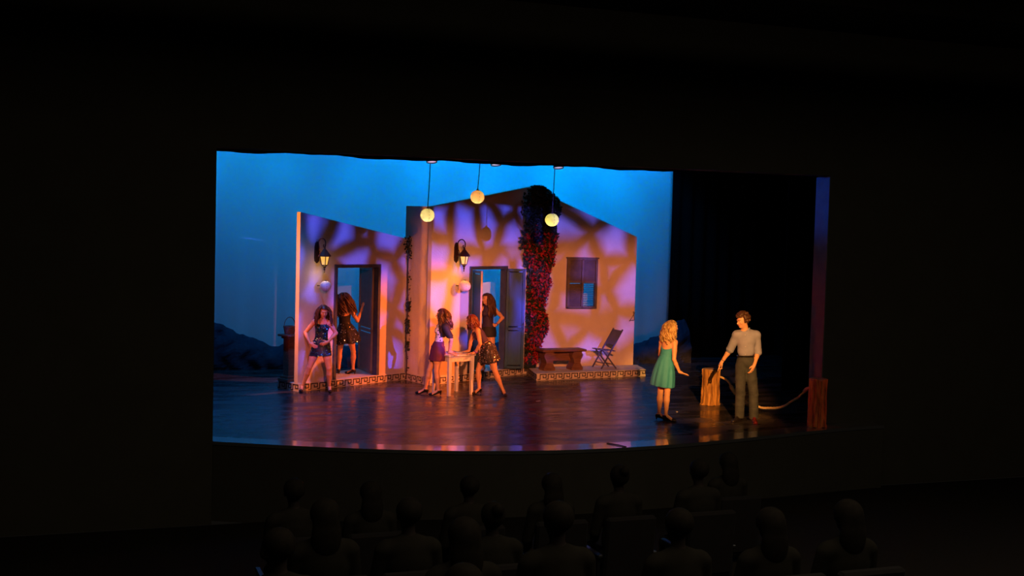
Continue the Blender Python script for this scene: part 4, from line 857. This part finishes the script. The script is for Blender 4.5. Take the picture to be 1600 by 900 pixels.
def rope():
    t = thing('rope', 'pale thick rope drooping between the two log posts behind the man', 'rope', (4.9, 1.0, 0))
    o = V((4.9, 1.0, 0)); P = [(4.35, 1.90, .52), (4.404, 1.728, .468), (4.443, 1.603, .32), (4.467, 1.526, .236), (4.537, 1.304, .15), (4.636, .989, .09), (4.693, .808, .10), (4.757, .604, .134), (4.803, .457, .189), (4.84, .341, .27), (4.884, .18, .375), (4.88, .02, .48), (4.82, -.20, .59), (4.76, -.47, .68)]
    # smooth the control points
    Q = []
    for i in range(len(P) - 1):
        p0 = V(P[max(i - 1, 0)]); p1 = V(P[i]); p2 = V(P[i + 1]); p3 = V(P[min(i + 2, len(P) - 1)])
        for k in range(8):
            u = k / 8; Q.append(.5 * ((2 * p1) + (p2 - p0) * u + (2 * p0 - 5 * p1 + 4 * p2 - p3) * u * u + (3 * p1 - p0 - 3 * p2 + p3) * u ** 3) - o)
    Q.append(V(P[-1]) - o); 
    for s in range(3):
        bm = bmesh.new(); pts = []
        for i, p in enumerate(Q):
            tn = (Q[min(i + 1, len(Q) - 1)] - Q[max(i - 1, 0)]).normalized(); a = tn.cross(V((0, 0, 1))).normalized(); b = tn.cross(a); q = i * .8 + s * 2 * PI / 3; pts.append(p + (a * math.cos(q) + b * math.sin(q)) * .010)
        tube(bm, pts, .0125, 6); obj('strand', bm, M['rope'], t)
    for i0 in (12, len(Q) - 16):
        bm = bmesh.new(); tube(bm, Q[i0:i0 + 8], [.02, .034, .036, .034, .038, .034, .03, .02], 8); obj('whipping', bm, M['rope'], t)
rope()
# marks on the floor
for i, (x, y, rz, sz, lb) in enumerate(((1.17, 2.93, .5, (.10, .03), 'small white tape scrap on the stage floor at centre'), (3.15, 1.30, 1.2, (.09, .03), 'small pale tape scrap on the floor right of the woman in green'), (2.23, .85, 0, (.05, .04), 'tiny pinkish tape scrap on the floor left of the woman in green'))):
    bm = bmesh.new(); box(bm, (0, 0, .002), (*sz, .003)); o = obj('tape_mark', bm, M['tape']); o.location = (x, y, 0.0005); o.rotation_euler = (0, 0, rz); tag(o, lb, 'tape', 'tape scraps on the stage floor')
bm = bmesh.new(); tube(bm, [(0, 0, .008), (.1, -.16, .010), (.16, -.33, .008)], .008, 6); o = obj('cable_end', bm, M['cord']); o.location = (.60, -1.32, 0); tag(o, 'short black cable end lying at the front lip of the stage', 'cable')

# ================================================================== PEOPLE
# 1 woman in sequinned mini dress against the left wall
P = person('person', 'woman in dark teal sequinned mini dress, hands on hips, left of the louvred doorway', (-2.567, 4.80, 0),
    dict(head=(.135, -.07, 1.505), neck=(.112, -.01, 1.345), chest=(.100, 0, 1.19), waist=(.090, 0, 1.03), pelvis=(.085, 0, .88), shL=(-.045, 0, 1.30), shR=(.245, -.01, 1.29), hipL=(.005, 0, .80), hipR=(.170, 0, .80),
         anL=(-.245, -.02, .085), anR=(.262, -.02, .085), elL=(-.215, .03, 1.10), wrL=(-.095, -.13, .915), elR=(.355, .05, 1.10), wrR=(.230, -.11, .945), knL=(-.115, -.05, .455), knR=(.250, -.06, .445)),
    fw=(.12, -1, 0), headfw=(.30, -.92, -.30), headup=(.18, -.2, 1), hands=dict(L=dict(d=(.75, -.25, -.42), n=(.2, .9, 0), side=1, curl=.15, spread=.25), R=dict(d=(-.6, -.3, -.25), n=(-.2, .9, 0), side=-1, curl=.35)),
    feetdir=dict(L=(.0, -1, 0), R=(.25, -1, 0)), bulk=1.05)
s, f, u = P['S']; J = P['J']
straps = [cap_(J['chest'] + s * g * .065 + f * .085 + u * .04, J['chest'] + s * g * .085 + f * .02 + u * .155, .012, .012, .01) for g in (-1, 1)] + [cap_(J['chest'] + s * g * .085 + f * .02 + u * .155, J['chest'] + s * g * .06 - f * .075 + u * .06, .012, .012, .01) for g in (-1, 1)]
d = sheath(P, 'dress', M['navysequin'], P['tor'] + P['legs']['L'][:1] + P['legs']['R'][:1], .010, [(J['chest'] + u * .075, u)], skirt=(J['pelvis'] + u * .02, .160, J['pelvis'] - u * .205 + A((.02, 0, 0)), .185, .003, .72), extra=straps)
sequins(P, d, 1500, M['teal_seq'], (.6, 1.4), .009, 3, .9); 
hair(P, M['brownhair'], L=.30, n=80, wave=.010); shoes(P, M['shoe'])
# 2 woman in the left doorway, back turned
P = person('person', 'woman with long curly hair and full black sequinned skirt, back turned, inside the louvred doorway', (-1.655, 6.10, .15),
    dict(head=(-.155, .04, 1.50), neck=(-.110, .0, 1.36), chest=(-.105, -.01, 1.19), waist=(-.100, 0, 1.03), pelvis=(-.072, 0, .885), shL=(-.245, .03, 1.285), shR=(.030, -.02, 1.27), hipL=(-.15, 0, .81), hipR=(.005, 0, .81),
         anL=(-.20, 0, .085), anR=(.085, 0, .085), elL=(-.37, .15, 1.12), wrL=(-.33, .30, 1.28), elR=(.150, .02, 1.065), wrR=(.215, .09, 1.275), knL=(-.19, .01, .45), knR=(.080, .02, .45)),
    fw=(-.25, 1, 0), headfw=(-.5, .85, -.3), headup=(-.15, .1, 1), hands=dict(R=dict(d=(.2, .12, 1), n=(.75, .6, 0), side=1, curl=.12, spread=.2), L=dict(d=(-.1, .2, 1), n=(-1, .2, 0), side=1, curl=.3)),
    feetdir=dict(L=(-.3, 1, 0), R=(-.85, .4, 0)))
s, f, u = P['S']; J = P['J']
d = sheath(P, 'dress', M['blackcloth'], P['tor'], .010, [(J['chest'] + u * .065, nrm(u - f * 1.1))], skirt=(J['waist'] - u * .02, .105, J['pelvis'] - u * .26 + A((.01, 0, 0)), .265, .010, .85))
sequins(P, d, 420, M['silver_seq'], (.62, 1.02), .010, 5, 1.0)
hair(P, M['brownhair'], L=.42, n=90, wave=.022, spread=1.0, dirn=(.30, -.1, -1), volume=1.0); shoes(P, M['shoe'])
# 3 woman leaning back on the table
P = person('person', 'woman in black cardigan, spotted white blouse and plum skirt leaning back on the white table', (-.50, 4.02, 0),
    dict(head=(.118, -.01, 1.50), neck=(.148, 0, 1.35), chest=(.115, 0, 1.19), waist=(.085, 0, 1.03), pelvis=(.062, 0, .875), shL=(.155, .135, 1.28), shR=(.185, -.135, 1.285), hipL=(.045, .07, .80), hipR=(.065, -.07, .80),
         anL=(-.165, .07, .09), anR=(.092, -.07, .09), elL=(.29, .20, 1.06), wrL=(.265, .13, .815), elR=(.315, -.175, 1.05), wrR=(.275, -.13, .815), knL=(-.095, .07, .45), knR=(.050, -.09, .45)),
    fw=(-1, -.08, 0), headfw=(-1, -.12, -.02), hands=dict(L=dict(d=(.8, .1, -.15), n=(.1, 0, -1), side=-1, curl=.15), R=dict(d=(.8, -.1, -.15), n=(.1, 0, -1), side=1, curl=.15)), feetdir=dict(L=(-1, 0, 0), R=(-1, -.15, 0)))
s, f, u = P['S']; J = P['J']
d = sheath(P, 'blouse', M['polka'], P['tor'], .008, [(J['chest'] + u * .125, u), (J['waist'] - u * .06, -u)], extra=None)
me = d.data; n = len(me.vertices); co = np.zeros(n * 3); me.vertices.foreach_get('co', co); co = co.reshape(-1, 3); no = np.zeros(n * 3); me.vertex_normals.foreach_get('vector', no); no = no.reshape(-1, 3); sel = []; rgn = np.random.default_rng(2)
for i in rgn.permutation(n):
    if no[i] @ f > .0 or no[i] @ A((0, -1, 0)) > .4:
        if abs(no[i][2]) < .7 and all(np.linalg.norm(co[i] - co[j]) > .052 for j in sel): sel.append(i)
    if len(sel) > 70: break
vs = []; fs = []
for i in sel:
    nn = no[i]; a_ = nrm(np.cross(nn, (0, 0, 1))); b_ = np.cross(nn, a_); k = len(vs); vs += [tuple(co[i] + nn * .0035 + .0125 * (a_ * math.cos(q * PI / 4) + b_ * math.sin(q * PI / 4))) for q in range(8)]; fs.append(tuple(range(k, k + 8)))
me2 = bpy.data.meshes.new('dots'); me2.from_pydata(vs, [], fs); link('dots', me2, M['dot'], d, 'stuff')
bk = [cap_(p['a'], p['b'], p['ra'] + .004, p['rb'] + .006, p['k']) for q in 'LR' for p in P['arms'][q][1:3]] + [ell_(J['sh' + q], (.058, .058, .06), None, .03) for q in 'LR']
cg = Field(P['tor'][:2] + P['tor'][3:4] + bk, .0065, .016); X, Y, Z = cg.grid(); c0 = J['chest'] + f * .015
front = (X - c0[0]) * f[0] + (Y - c0[1]) * f[1] + (Z - c0[2]) * f[2]; lat = np.abs((X - c0[0]) * s[0] + (Y - c0[1]) * s[1]); cg.cut(np.minimum(front, .118 - lat)); cg.plane(J['chest'] - u * .10, -u); cg.plane(J['neck'] + u * .02, u); link('cardigan', cg.mesh('cardigan'), M['blackcloth'], P['t'])
sheath(P, 'skirt', M['plum'], P['tor'][1:3] + P['tor'][5:6] + P['tor'][7:8] + P['legs']['L'][:1] + P['legs']['R'][:1], .014, [(J['waist'] - u * .02, u)], skirt=(J['pelvis'] + u * .02, .150, J['pelvis'] - u * .225 + A((-.01, 0, 0)), .178, .003, .86))
hair(P, M['brownhair'], L=.34, n=95, wave=.013, spread=.8, dirn=(.05, -.02, -1)); shoes(P, M['shoe'])
# 4 woman bending over the table
P = person('person', 'woman with auburn hair and black sequinned skirt bending forward with hands on the white table', (.545, 3.88, 0),
    dict(head=(-.365, -.02, 1.385), neck=(-.275, 0, 1.255), chest=(-.200, 0, 1.13), waist=(-.125, 0, 1.00), pelvis=(-.040, 0, .885), shL=(-.300, .14, 1.20), shR=(-.235, -.145, 1.21), hipL=(-.085, .075, .82), hipR=(.010, -.075, .81),
         anL=(-.190, .08, .09), anR=(.268, -.05, .09), elL=(-.375, .20, .985), wrL=(-.400, .16, .80), elR=(-.185, -.21, .975), wrR=(-.275, -.14, .805), knL=(-.215, .06, .45), knR=(.105, -.09, .455)),
    fw=(-1, -.06, -.9), headfw=(-.98, -.2, -.25), headup=(-.25, 0, 1), hands=dict(L=dict(d=(-.9, 0, -.1), n=(0, 0, -1), side=-1, curl=.12), R=dict(d=(-.9, -.15, -.1), n=(0, 0, -1), side=1, curl=.12)), feetdir=dict(L=(-.6, -.6, 0), R=(.35, -.9, 0)))
s, f, u = P['S']; J = P['J']
d = sheath(P, 'top', M['indigo'], P['tor'][:2] + P['tor'][3:], .010, [(J['chest'] + u * .12, u), (J['pelvis'] - u * .03, -u)])
k = sheath(P, 'skirt', M['blackcloth'], P['tor'][2:3] + P['tor'][5:6] + P['tor'][7:8] + P['legs']['L'][:1] + P['legs']['R'][:1], .013, [(J['waist'] - u * .01, u)], skirt=(J['pelvis'] + u * .03, .150, A((.01, .0, .615)), .225, .006, .85))
sequins(P, k, 800, M['silver_seq'], (.6, 1.02), .010, 8, 1.0)
hair(P, M['redbrownhair'], L=.20, n=90, wave=.008, spread=.7, dirn=(.05, 0, -1), volume=1.05); shoes(P, M['shoe'])
bm = bmesh.new(); w0 = xyz(J['wrR'], J['elR'], .12); dd = V(nrm(J['wrR'] - J['elR'])); aa = dd.orthogonal().normalized(); b_ = dd.cross(aa); tube(bm, [V(w0) + (aa * math.cos(q) + b_ * math.sin(q)) * .031 for q in np.linspace(0, 2 * PI, 15)], .010, 6); obj('wristband', bm, M['band'], P['t'], label='violet wristband')
# 5 woman in the right doorway
P = person('person', 'woman in sleeveless indigo top and black shorts, hand on hip, standing inside the blue doorway', (1.252, 6.033, .15),
    dict(head=(-.058, -.01, 1.52), neck=(-.022, 0, 1.365), chest=(-.028, 0, 1.21), waist=(-.022, 0, 1.05), pelvis=(-.012, 0, .90), shL=(-.155, -.02, 1.31), shR=(.110, .02, 1.31), hipL=(-.085, -.01, .82), hipR=(.062, 0, .82),
         anL=(-.085, .0, .08), anR=(.080, -.02, .08), elL=(-.20, .01, 1.07), wrL=(-.185, -.06, .86), elR=(.285, .10, 1.13), wrR=(.150, -.03, .985), knL=(-.085, -.04, .45), knR=(.072, -.05, .45)),
    fw=(-.12, -1, 0), headfw=(-.75, -.62, -.05), hands=dict(R=dict(d=(-.75, -.35, -.25), n=(-.2, .8, 0), side=-1, curl=.3), L=None), feetdir=dict(L=(-.2, -1, 0), R=(.1, -1, 0)))
s, f, u = P['S']; J = P['J']
sheath(P, 'top', M['indigo'], P['tor'] + P['neck'][:1], .011, [(J['neck'] + u * .03, u), (J['pelvis'] - u * .00, -u)])
sheath(P, 'shorts', M['blackcloth'], P['tor'][2:3] + P['tor'][5:6] + P['tor'][7:8] + P['legs']['L'][:1] + P['legs']['R'][:1], .015, [(J['pelvis'] + u * .05, u)], skirt=(J['pelvis'], .158, J['pelvis'] - u * .16, .170, .0, .74))
hair(P, M['brownhair'], L=.40, n=90, wave=.014, spread=.9); shoes(P, M['shoe'])
bm = bmesh.new(); w0 = xyz(J['wrR'], J['elR'], .10); dd = V(nrm(J['wrR'] - J['elR'])); aa = dd.orthogonal().normalized(); b_ = dd.cross(aa); tube(bm, [V(w0) + (aa * math.cos(q) + b_ * math.sin(q)) * .029 for q in np.linspace(0, 2 * PI, 15)], .007, 6); obj('wristband', bm, M['band'], P['t'], label='violet wristband')
# 6 woman in the sea green dress
P = person('person', 'blonde woman in sea green strapless dress, back turned, facing the man in the grey shirt', (2.498, .465, 0),
    dict(head=(.060, .03, 1.565), neck=(.030, .0, 1.395), chest=(.004, 0, 1.235), waist=(-.028, 0, 1.085), pelvis=(-.034, 0, .925), shL=(-.095, .10, 1.31), shR=(.098, -.09, 1.325), hipL=(-.075, .05, .85), hipR=(.010, -.06, .85),
         anL=(-.105, .05, .095), anR=(-.004, -.05, .095), elL=(-.10, .20, 1.08), wrL=(.02, .32, .96), elR=(.090, -.14, 1.045), wrR=(.188, -.10, .840), knL=(-.095, .05, .46), knR=(.004, -.05, .46)),
    fw=(.72, .69, 0), headfw=(.95, .30, -.02), hands=dict(R=dict(d=(.75, -.1, -.35), n=(.1, .3, .9), side=-1, curl=.1, spread=.3), L=dict(d=(.7, .4, -.3), n=(0, 0, 1), side=1, curl=.2)), feetdir=dict(L=(.95, -.1, 0), R=(.85, -.5, 0)))
s, f, u = P['S']; J = P['J']
sheath(P, 'dress', M['tealdress'], P['tor'], .010, [(J['chest'] - f * .02 + u * .02, nrm(u - f * .75))], skirt=(J['waist'] - u * .0, .105, J['pelvis'] - u * .345 + A((-.02, 0, 0)), .215, .010, .88),
       extra=[cap_(J['chest'] + s * g * .06 + f * .085 + u * .05, J['neck'] + s * g * .045 + u * .01, .012, .010, .01) for g in (-1, 1)])
hair(P, M['blondehair'], L=.30, n=110, front=1.75, wave=.027, spread=.9, volume=1.0); shoes(P, M['shoe'])
# 7 the man
P = person('person', 'man in grey rolled-sleeve shirt and dark trousers, one hand resting on the log post', (3.862, .113, 0),
    dict(head=(-.150, -.03, 1.700), neck=(-.092, 0, 1.535), chest=(-.075, 0, 1.36), waist=(-.072, 0, 1.16), pelvis=(-.070, 0, 1.00), shL=(-.235, .00, 1.455), shR=(.088, -.01, 1.462), hipL=(-.145, 0, .93), hipR=(.010, 0, .93),
         anL=(-.140, .0, .09), anR=(.095, -.03, .09), elL=(-.315, .10, 1.205), wrL=(-.435, .16, .985), elR=(.140, .05, 1.175), wrR=(.055, -.10, .965), knL=(-.150, -.04, .50), knR=(.070, -.05, .50)),
    fw=(-.30, -1, 0), headfw=(-.88, -.40, -.22), headup=(-.1, 0, 1), male=True, hands=dict(L=dict(d=(-.45, .1, -.75), n=(.6, .2, -.5), side=1, curl=.45, pinch=True), R=dict(d=(-.35, -.15, -.9), n=(-.7, .6, 0), side=-1, curl=.35)),
    feetdir=dict(L=(-.62, -.75, 0), R=(-.05, -1, 0)), heels=False)
s, f, u = P['S']; J = P['J']
slv = []
for q in 'LR':
    a_, b_, c_ = J['sh' + q], J['el' + q], J['wr' + q]; slv += [ell_(a_, (.066, .066, .066), None, .03), cap_(a_, b_, .060, .052, .02), cap_(xyz(a_, b_, .9), xyz(b_, c_, .05), .050, .052, .01)]
sp = P['tor'][:2] + P['tor'][3:4] + [cap_(J['neck'] - u * .02, xyz(J['neck'], J['sh' + q], .8), .048, .05, .03) for q in 'LR']
sheath(P, 'shirt', M['shirt'], sp + slv, .013, [(J['neck'] + u * .018 + f * .0, nrm(u + f * .35)), (J['pelvis'] + u * .10, -u)])
for q in 'LR':
    bm = bmesh.new(); c = xyz(J['el' + q], J['wr' + q], .06); dd = V(nrm(J['wr' + q] - J['el' + q])); aa = dd.orthogonal().normalized(); b2_ = dd.cross(aa)
    tube(bm, [V(c) + (aa * math.cos(t_) + b2_ * math.sin(t_)) * .056 for t_ in np.linspace(0, 2 * PI, 19)], .016, 7); obj('rolled_cuff', bm, M['shirt'], P['t'], smooth=True)
bm = bmesh.new()
for g in (-1, 1):
    p0_ = V(J['neck'] + f * .062 + s * g * .008 + u * .005); p1_ = V(J['neck'] + s * g * .068 + u * .045 - f * .0); p2_ = V(J['neck'] + s * g * .05 - f * .055 + u * .05); p3_ = V(J['neck'] + f * .075 + s * g * .055 - u * .02)
    q_ = [bm.verts.new(p) for p in (p0_, p1_, p3_)]; bm.faces.new(q_); q_ = [bm.verts.new(p) for p in (p1_, p2_, p2_ - V(u) * .035 + V(s) * g * .02, p3_)]; bm.faces.new(q_)
o = obj('collar', bm, M['shirt'], P['t']); sd_ = o.modifiers.new('t', 'SOLIDIFY'); sd_.thickness = .006
for i in range(6):
    bm = bmesh.new(); c = J['chest'] + u * (.11 - i * .065) + f * (.118 - .004 * i); bmesh.ops.create_icosphere(bm, subdivisions=1, radius=.007, matrix=Matrix.Translation(V(c))); obj('button', bm, M['eyewhite'], P['t'])
tp = P['tor'][1:3] + P['tor'][4:6]
for q in 'LR':
    a_, b_, c_ = J['hip' + q], J['kn' + q], J['an' + q]; cc = A((c_[0], c_[1], .075)); tp += [cap_(a_, xyz(a_, b_, .5), .088, .080, .03), cap_(xyz(a_, b_, .5), b_, .080, .068, .015), cap_(b_, xyz(b_, c_, .5), .068, .070, .015), cap_(xyz(b_, c_, .5), cc, .070, .066, .01), cap_(b_ + A((0, -.02, .03)), b_ + A((.02, -.01, -.03)), .064, .060, .01)]
sheath(P, 'trousers', M['trouser'], tp, .010, [(J['pelvis'] + u * .115, u), ((0, 0, .055), (0, 0, -1))])
bm = bmesh.new(); c = J['pelvis'] + u * .105; tube(bm, [V(c + s * .139 * math.cos(q) + f * .103 * math.sin(q)) for q in np.linspace(0, 2 * PI, 29)], .016, 6); obj('belt', bm, M['shoe'], P['t'])
F_ = skin_cap(P, hairline=.034, g=.016); rgm = random.Random(12); hs, hf, hu = P['hax']
for i in range(120):
    th = rgm.uniform(-PI, PI); el = rgm.uniform(-.35, 1.5); d0 = hf * math.cos(th) * math.cos(el) + hs * math.sin(th) * math.cos(el) + hu * math.sin(el)
    p = P['H'](0, -.014, .030) + d0 * A((.106)) * P['hq']; loc_ = p - J['head']; a_ = loc_ @ hf; b_ = loc_ @ hu
    if a_ > .02 and b_ < .082: continue
    if b_ < -.04: continue
    F_.add(ell_(p, A((1, 1, 1)) * rgm.uniform(.016, .030), None, .004), 0)
link('hair', F_.mesh('hair'), M['curlhair'], P['t']); shoes(P, M['shoe'], strap=False, heel=0, mR=M['redshoe'])
bm = bmesh.new(); w0 = xyz(J['wrL'], J['elL'], .12); dd = V(nrm(J['wrL'] - J['elL'])); aa = dd.orthogonal().normalized(); b_ = dd.cross(aa); tube(bm, [V(w0) + (aa * math.cos(q) + b_ * math.sin(q)) * .031 for q in np.linspace(0, 2 * PI, 15)], .004, 6); obj('bracelet', bm, M['cord'], P['t'])

# ================================================================== AUDIENCE (in the dark)
def house_z(y): return -1.1 + max(0, (-2.5 - y)) * .139
def bust(name, long_hair):
    """seated spectator seen from behind, facing +y; origin on the floor"""
    pr = [ell_((0, 0, .95), (.16, .10, .20), None, .04), ell_((0, 0, .70), (.15, .11, .20), None, .05), ell_((0, .02, .50), (.17, .14, .10), None, .04), cap_((0, 0, 1.05), (0, .01, 1.18), .05, .045, .03), cap_((-.15, 0, 1.06), (.15, 0, 1.06), .05, .05, .04)]
    for g in (-1, 1): pr += [cap_((g * .18, 0, 1.04), (g * .22, .05, .76), .045, .038, .02), cap_((g * .22, .05, .76), (g * .12, .27, .62), .036, .025, .01), cap_((g * .09, .02, .50), (g * .11, .42, .50), .08, .06, .03), cap_((g * .11, .42, .50), (g * .11, .40, .09), .055, .035, .015), cap_((g * .11, .39, .05), (g * .11, .55, .04), .035, .03, .01)]
    for g in (-1, 1): pr += hand_prims((g * .12, .27, .62), (-g * .2, .9, -.25), (0, 0, -1), -g, .2)
    hp, HP, ax, q = head_prims(A((0, .02, 1.28)), (0, 1, 0), (0, 0, 1)); return Field(pr + hp, .011).mesh(name)
bmesh_body = bust('body', False)
def hair_mesh(kind):
    if kind == 'long':
        F_ = Field([ell_((0, 0, 1.30), (.098, .108, .10)), ell_((0, -.06, 1.16), (.10, .06, .16), None, .04)], .011); F_.sub(ell_((0, .12, 1.26), (.062, .09, .075)))
    elif kind == 'bun':
        F_ = Field([ell_((0, 0, 1.305), (.090, .105, .098)), ell_((0, -.10, 1.36), (.045, .04, .045), None, .02)], .011); F_.sub(ell_((0, .12, 1.24), (.075, .09, .095)))
    else:
        F_ = Field([ell_((0, 0, 1.31), (.090, .104, .092))], .011); F_.sub(ell_((0, .13, 1.24), (.09, .10, .10)))
    return F_.mesh('hair')
HM = {k: hair_mesh(k) for k in ('short', 'long', 'bun')}
def top_mesh():
    pr = [ell_((0, 0, .95), (.16, .10, .20), None, .04), ell_((0, 0, .70), (.15, .11, .20), None, .05), cap_((-.15, 0, 1.06), (.15, 0, 1.06), .05, .05, .04)]
    for g in (-1, 1): pr += [cap_((g * .18, 0, 1.04), (g * .22, .05, .76), .047, .040, .02), cap_((g * .22, .05, .76), (g * .14, .23, .65), .038, .030, .01)]
    return Field(pr, .011, .012).mesh('jacket')
def legs_mesh():
    pr = [ell_((0, .02, .50), (.17, .14, .10), None, .04)]
    for g in (-1, 1): pr += [cap_((g * .09, .02, .50), (g * .11, .42, .50), .08, .06, .03), cap_((g * .11, .42, .50), (g * .11, .40, .11), .058, .045, .015)]
    return Field(pr, .011, .012).mesh('trousers')
TOP = top_mesh(); LEG = legs_mesh()
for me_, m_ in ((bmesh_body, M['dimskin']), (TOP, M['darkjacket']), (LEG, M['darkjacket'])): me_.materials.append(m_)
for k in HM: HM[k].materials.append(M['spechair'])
def seat_proto():
    out = []
    bm = bmesh.new(); box(bm, (0, .02, .36), (.50, .46, .09), bevel=.02); out.append(('seat', bm, M['seatcloth']))
    bm = bmesh.new(); box(bm, (0, -.22, .66), (.50, .08, .62), Matrix.Rotation(.10, 3, 'X'), bevel=.02); out.append(('backrest', bm, M['seatcloth']))
    for g in (-1, 1):
        bm = bmesh.new(); box(bm, (g * .275, .0, .60), (.05, .42, .035), bevel=.008); box(bm, (g * .275, -.02, .29), (.03, .30, .58)); out.append(('armrest', bm, M['metal']))
    res = []
    for n_, b, m_ in out:
        me_ = bpy.data.meshes.new(n_); b.to_mesh(me_); b.free(); me_.materials.append(m_); res.append((n_, me_))
    return res
SP = seat_proto()
def seated(x, y, top, kind, who, where, grp):
    fz = house_z(y); t = thing('person', who + ', ' + where, 'person', (x, y, fz), 0, grp); k = (top - fz) / 1.40; k = min(max(k, .93), 1.07); t.scale = (k, k, k)
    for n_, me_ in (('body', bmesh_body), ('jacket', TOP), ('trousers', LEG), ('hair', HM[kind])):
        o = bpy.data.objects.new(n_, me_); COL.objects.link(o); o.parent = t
    c = thing('theatre_seat', 'dark theatre seat under the spectator ' + where, 'seat', (x, y - .02, fz), 0, 'theatre seats in the dark auditorium')
    for n_, me_ in SP:
        o = bpy.data.objects.new(n_, me_); COL.objects.link(o); o.parent = c
# (x, y, height of the top of the head) of the spectators whose hair catches light
ROWS = ((-0.17, -6.1, 0.80, 'long', 'spectator with long dark hair', 'alone nearest the stage'),
        (-5.06, -7.2, 0.97, 'short', 'spectator with short dark hair', 'leftmost in the front row'),
        (-4.39, -7.2, 0.92, 'long', 'spectator with long dark hair', 'second from left in the front row'),
        (-3.48, -7.2, 0.92, 'short', 'spectator with short dark hair', 'third from left in the front row'),
        (-2.68, -7.2, 0.91, 'long', 'spectator with long dark hair', 'fourth from left in the front row'),
        (-1.99, -7.2, 0.95, 'bun', 'spectator with dark hair in a bun', 'fifth from left in the front row'),
        (-1.14, -7.2, 0.97, 'short', 'spectator with short dark hair', 'rightmost in the front row'),
        (-5.24, -9.4, 1.30, 'long', 'spectator with long dark hair', 'leftmost in the second row'),
        (-4.65, -9.4, 1.27, 'short', 'spectator with short dark hair', 'second from left in the second row'),
        (-4.03, -9.4, 1.21, 'bun', 'spectator with dark hair in a bun', 'rightmost in the second row'),
        (-5.76, -10.7, 1.45, 'short', 'spectator with short dark hair', 'leftmost in the third row'),
        (-4.67, -10.7, 1.45, 'long', 'spectator with long dark hair', 'second from left in the third row'),
        (-4.07, -10.7, 1.51, 'short', 'spectator with short dark hair', 'third from left in the third row'),
        (-3.24, -10.7, 1.42, 'short', 'spectator with short dark hair', 'fourth from left in the third row'),
        (-2.57, -10.7, 1.39, 'long', 'spectator with long dark hair', 'fifth from left in the third row'),
        (-1.97, -10.7, 1.41, 'long', 'spectator with long dark hair', 'rightmost in the third row'),
        (-5.16, -12.2, 1.62, 'long', 'spectator with long dark hair', 'alone in the rearmost row'))
for i, (x, y, top, kind, who, where) in enumerate(ROWS): seated(x, y, top, kind, who, where, 'spectators seated in the dark auditorium')
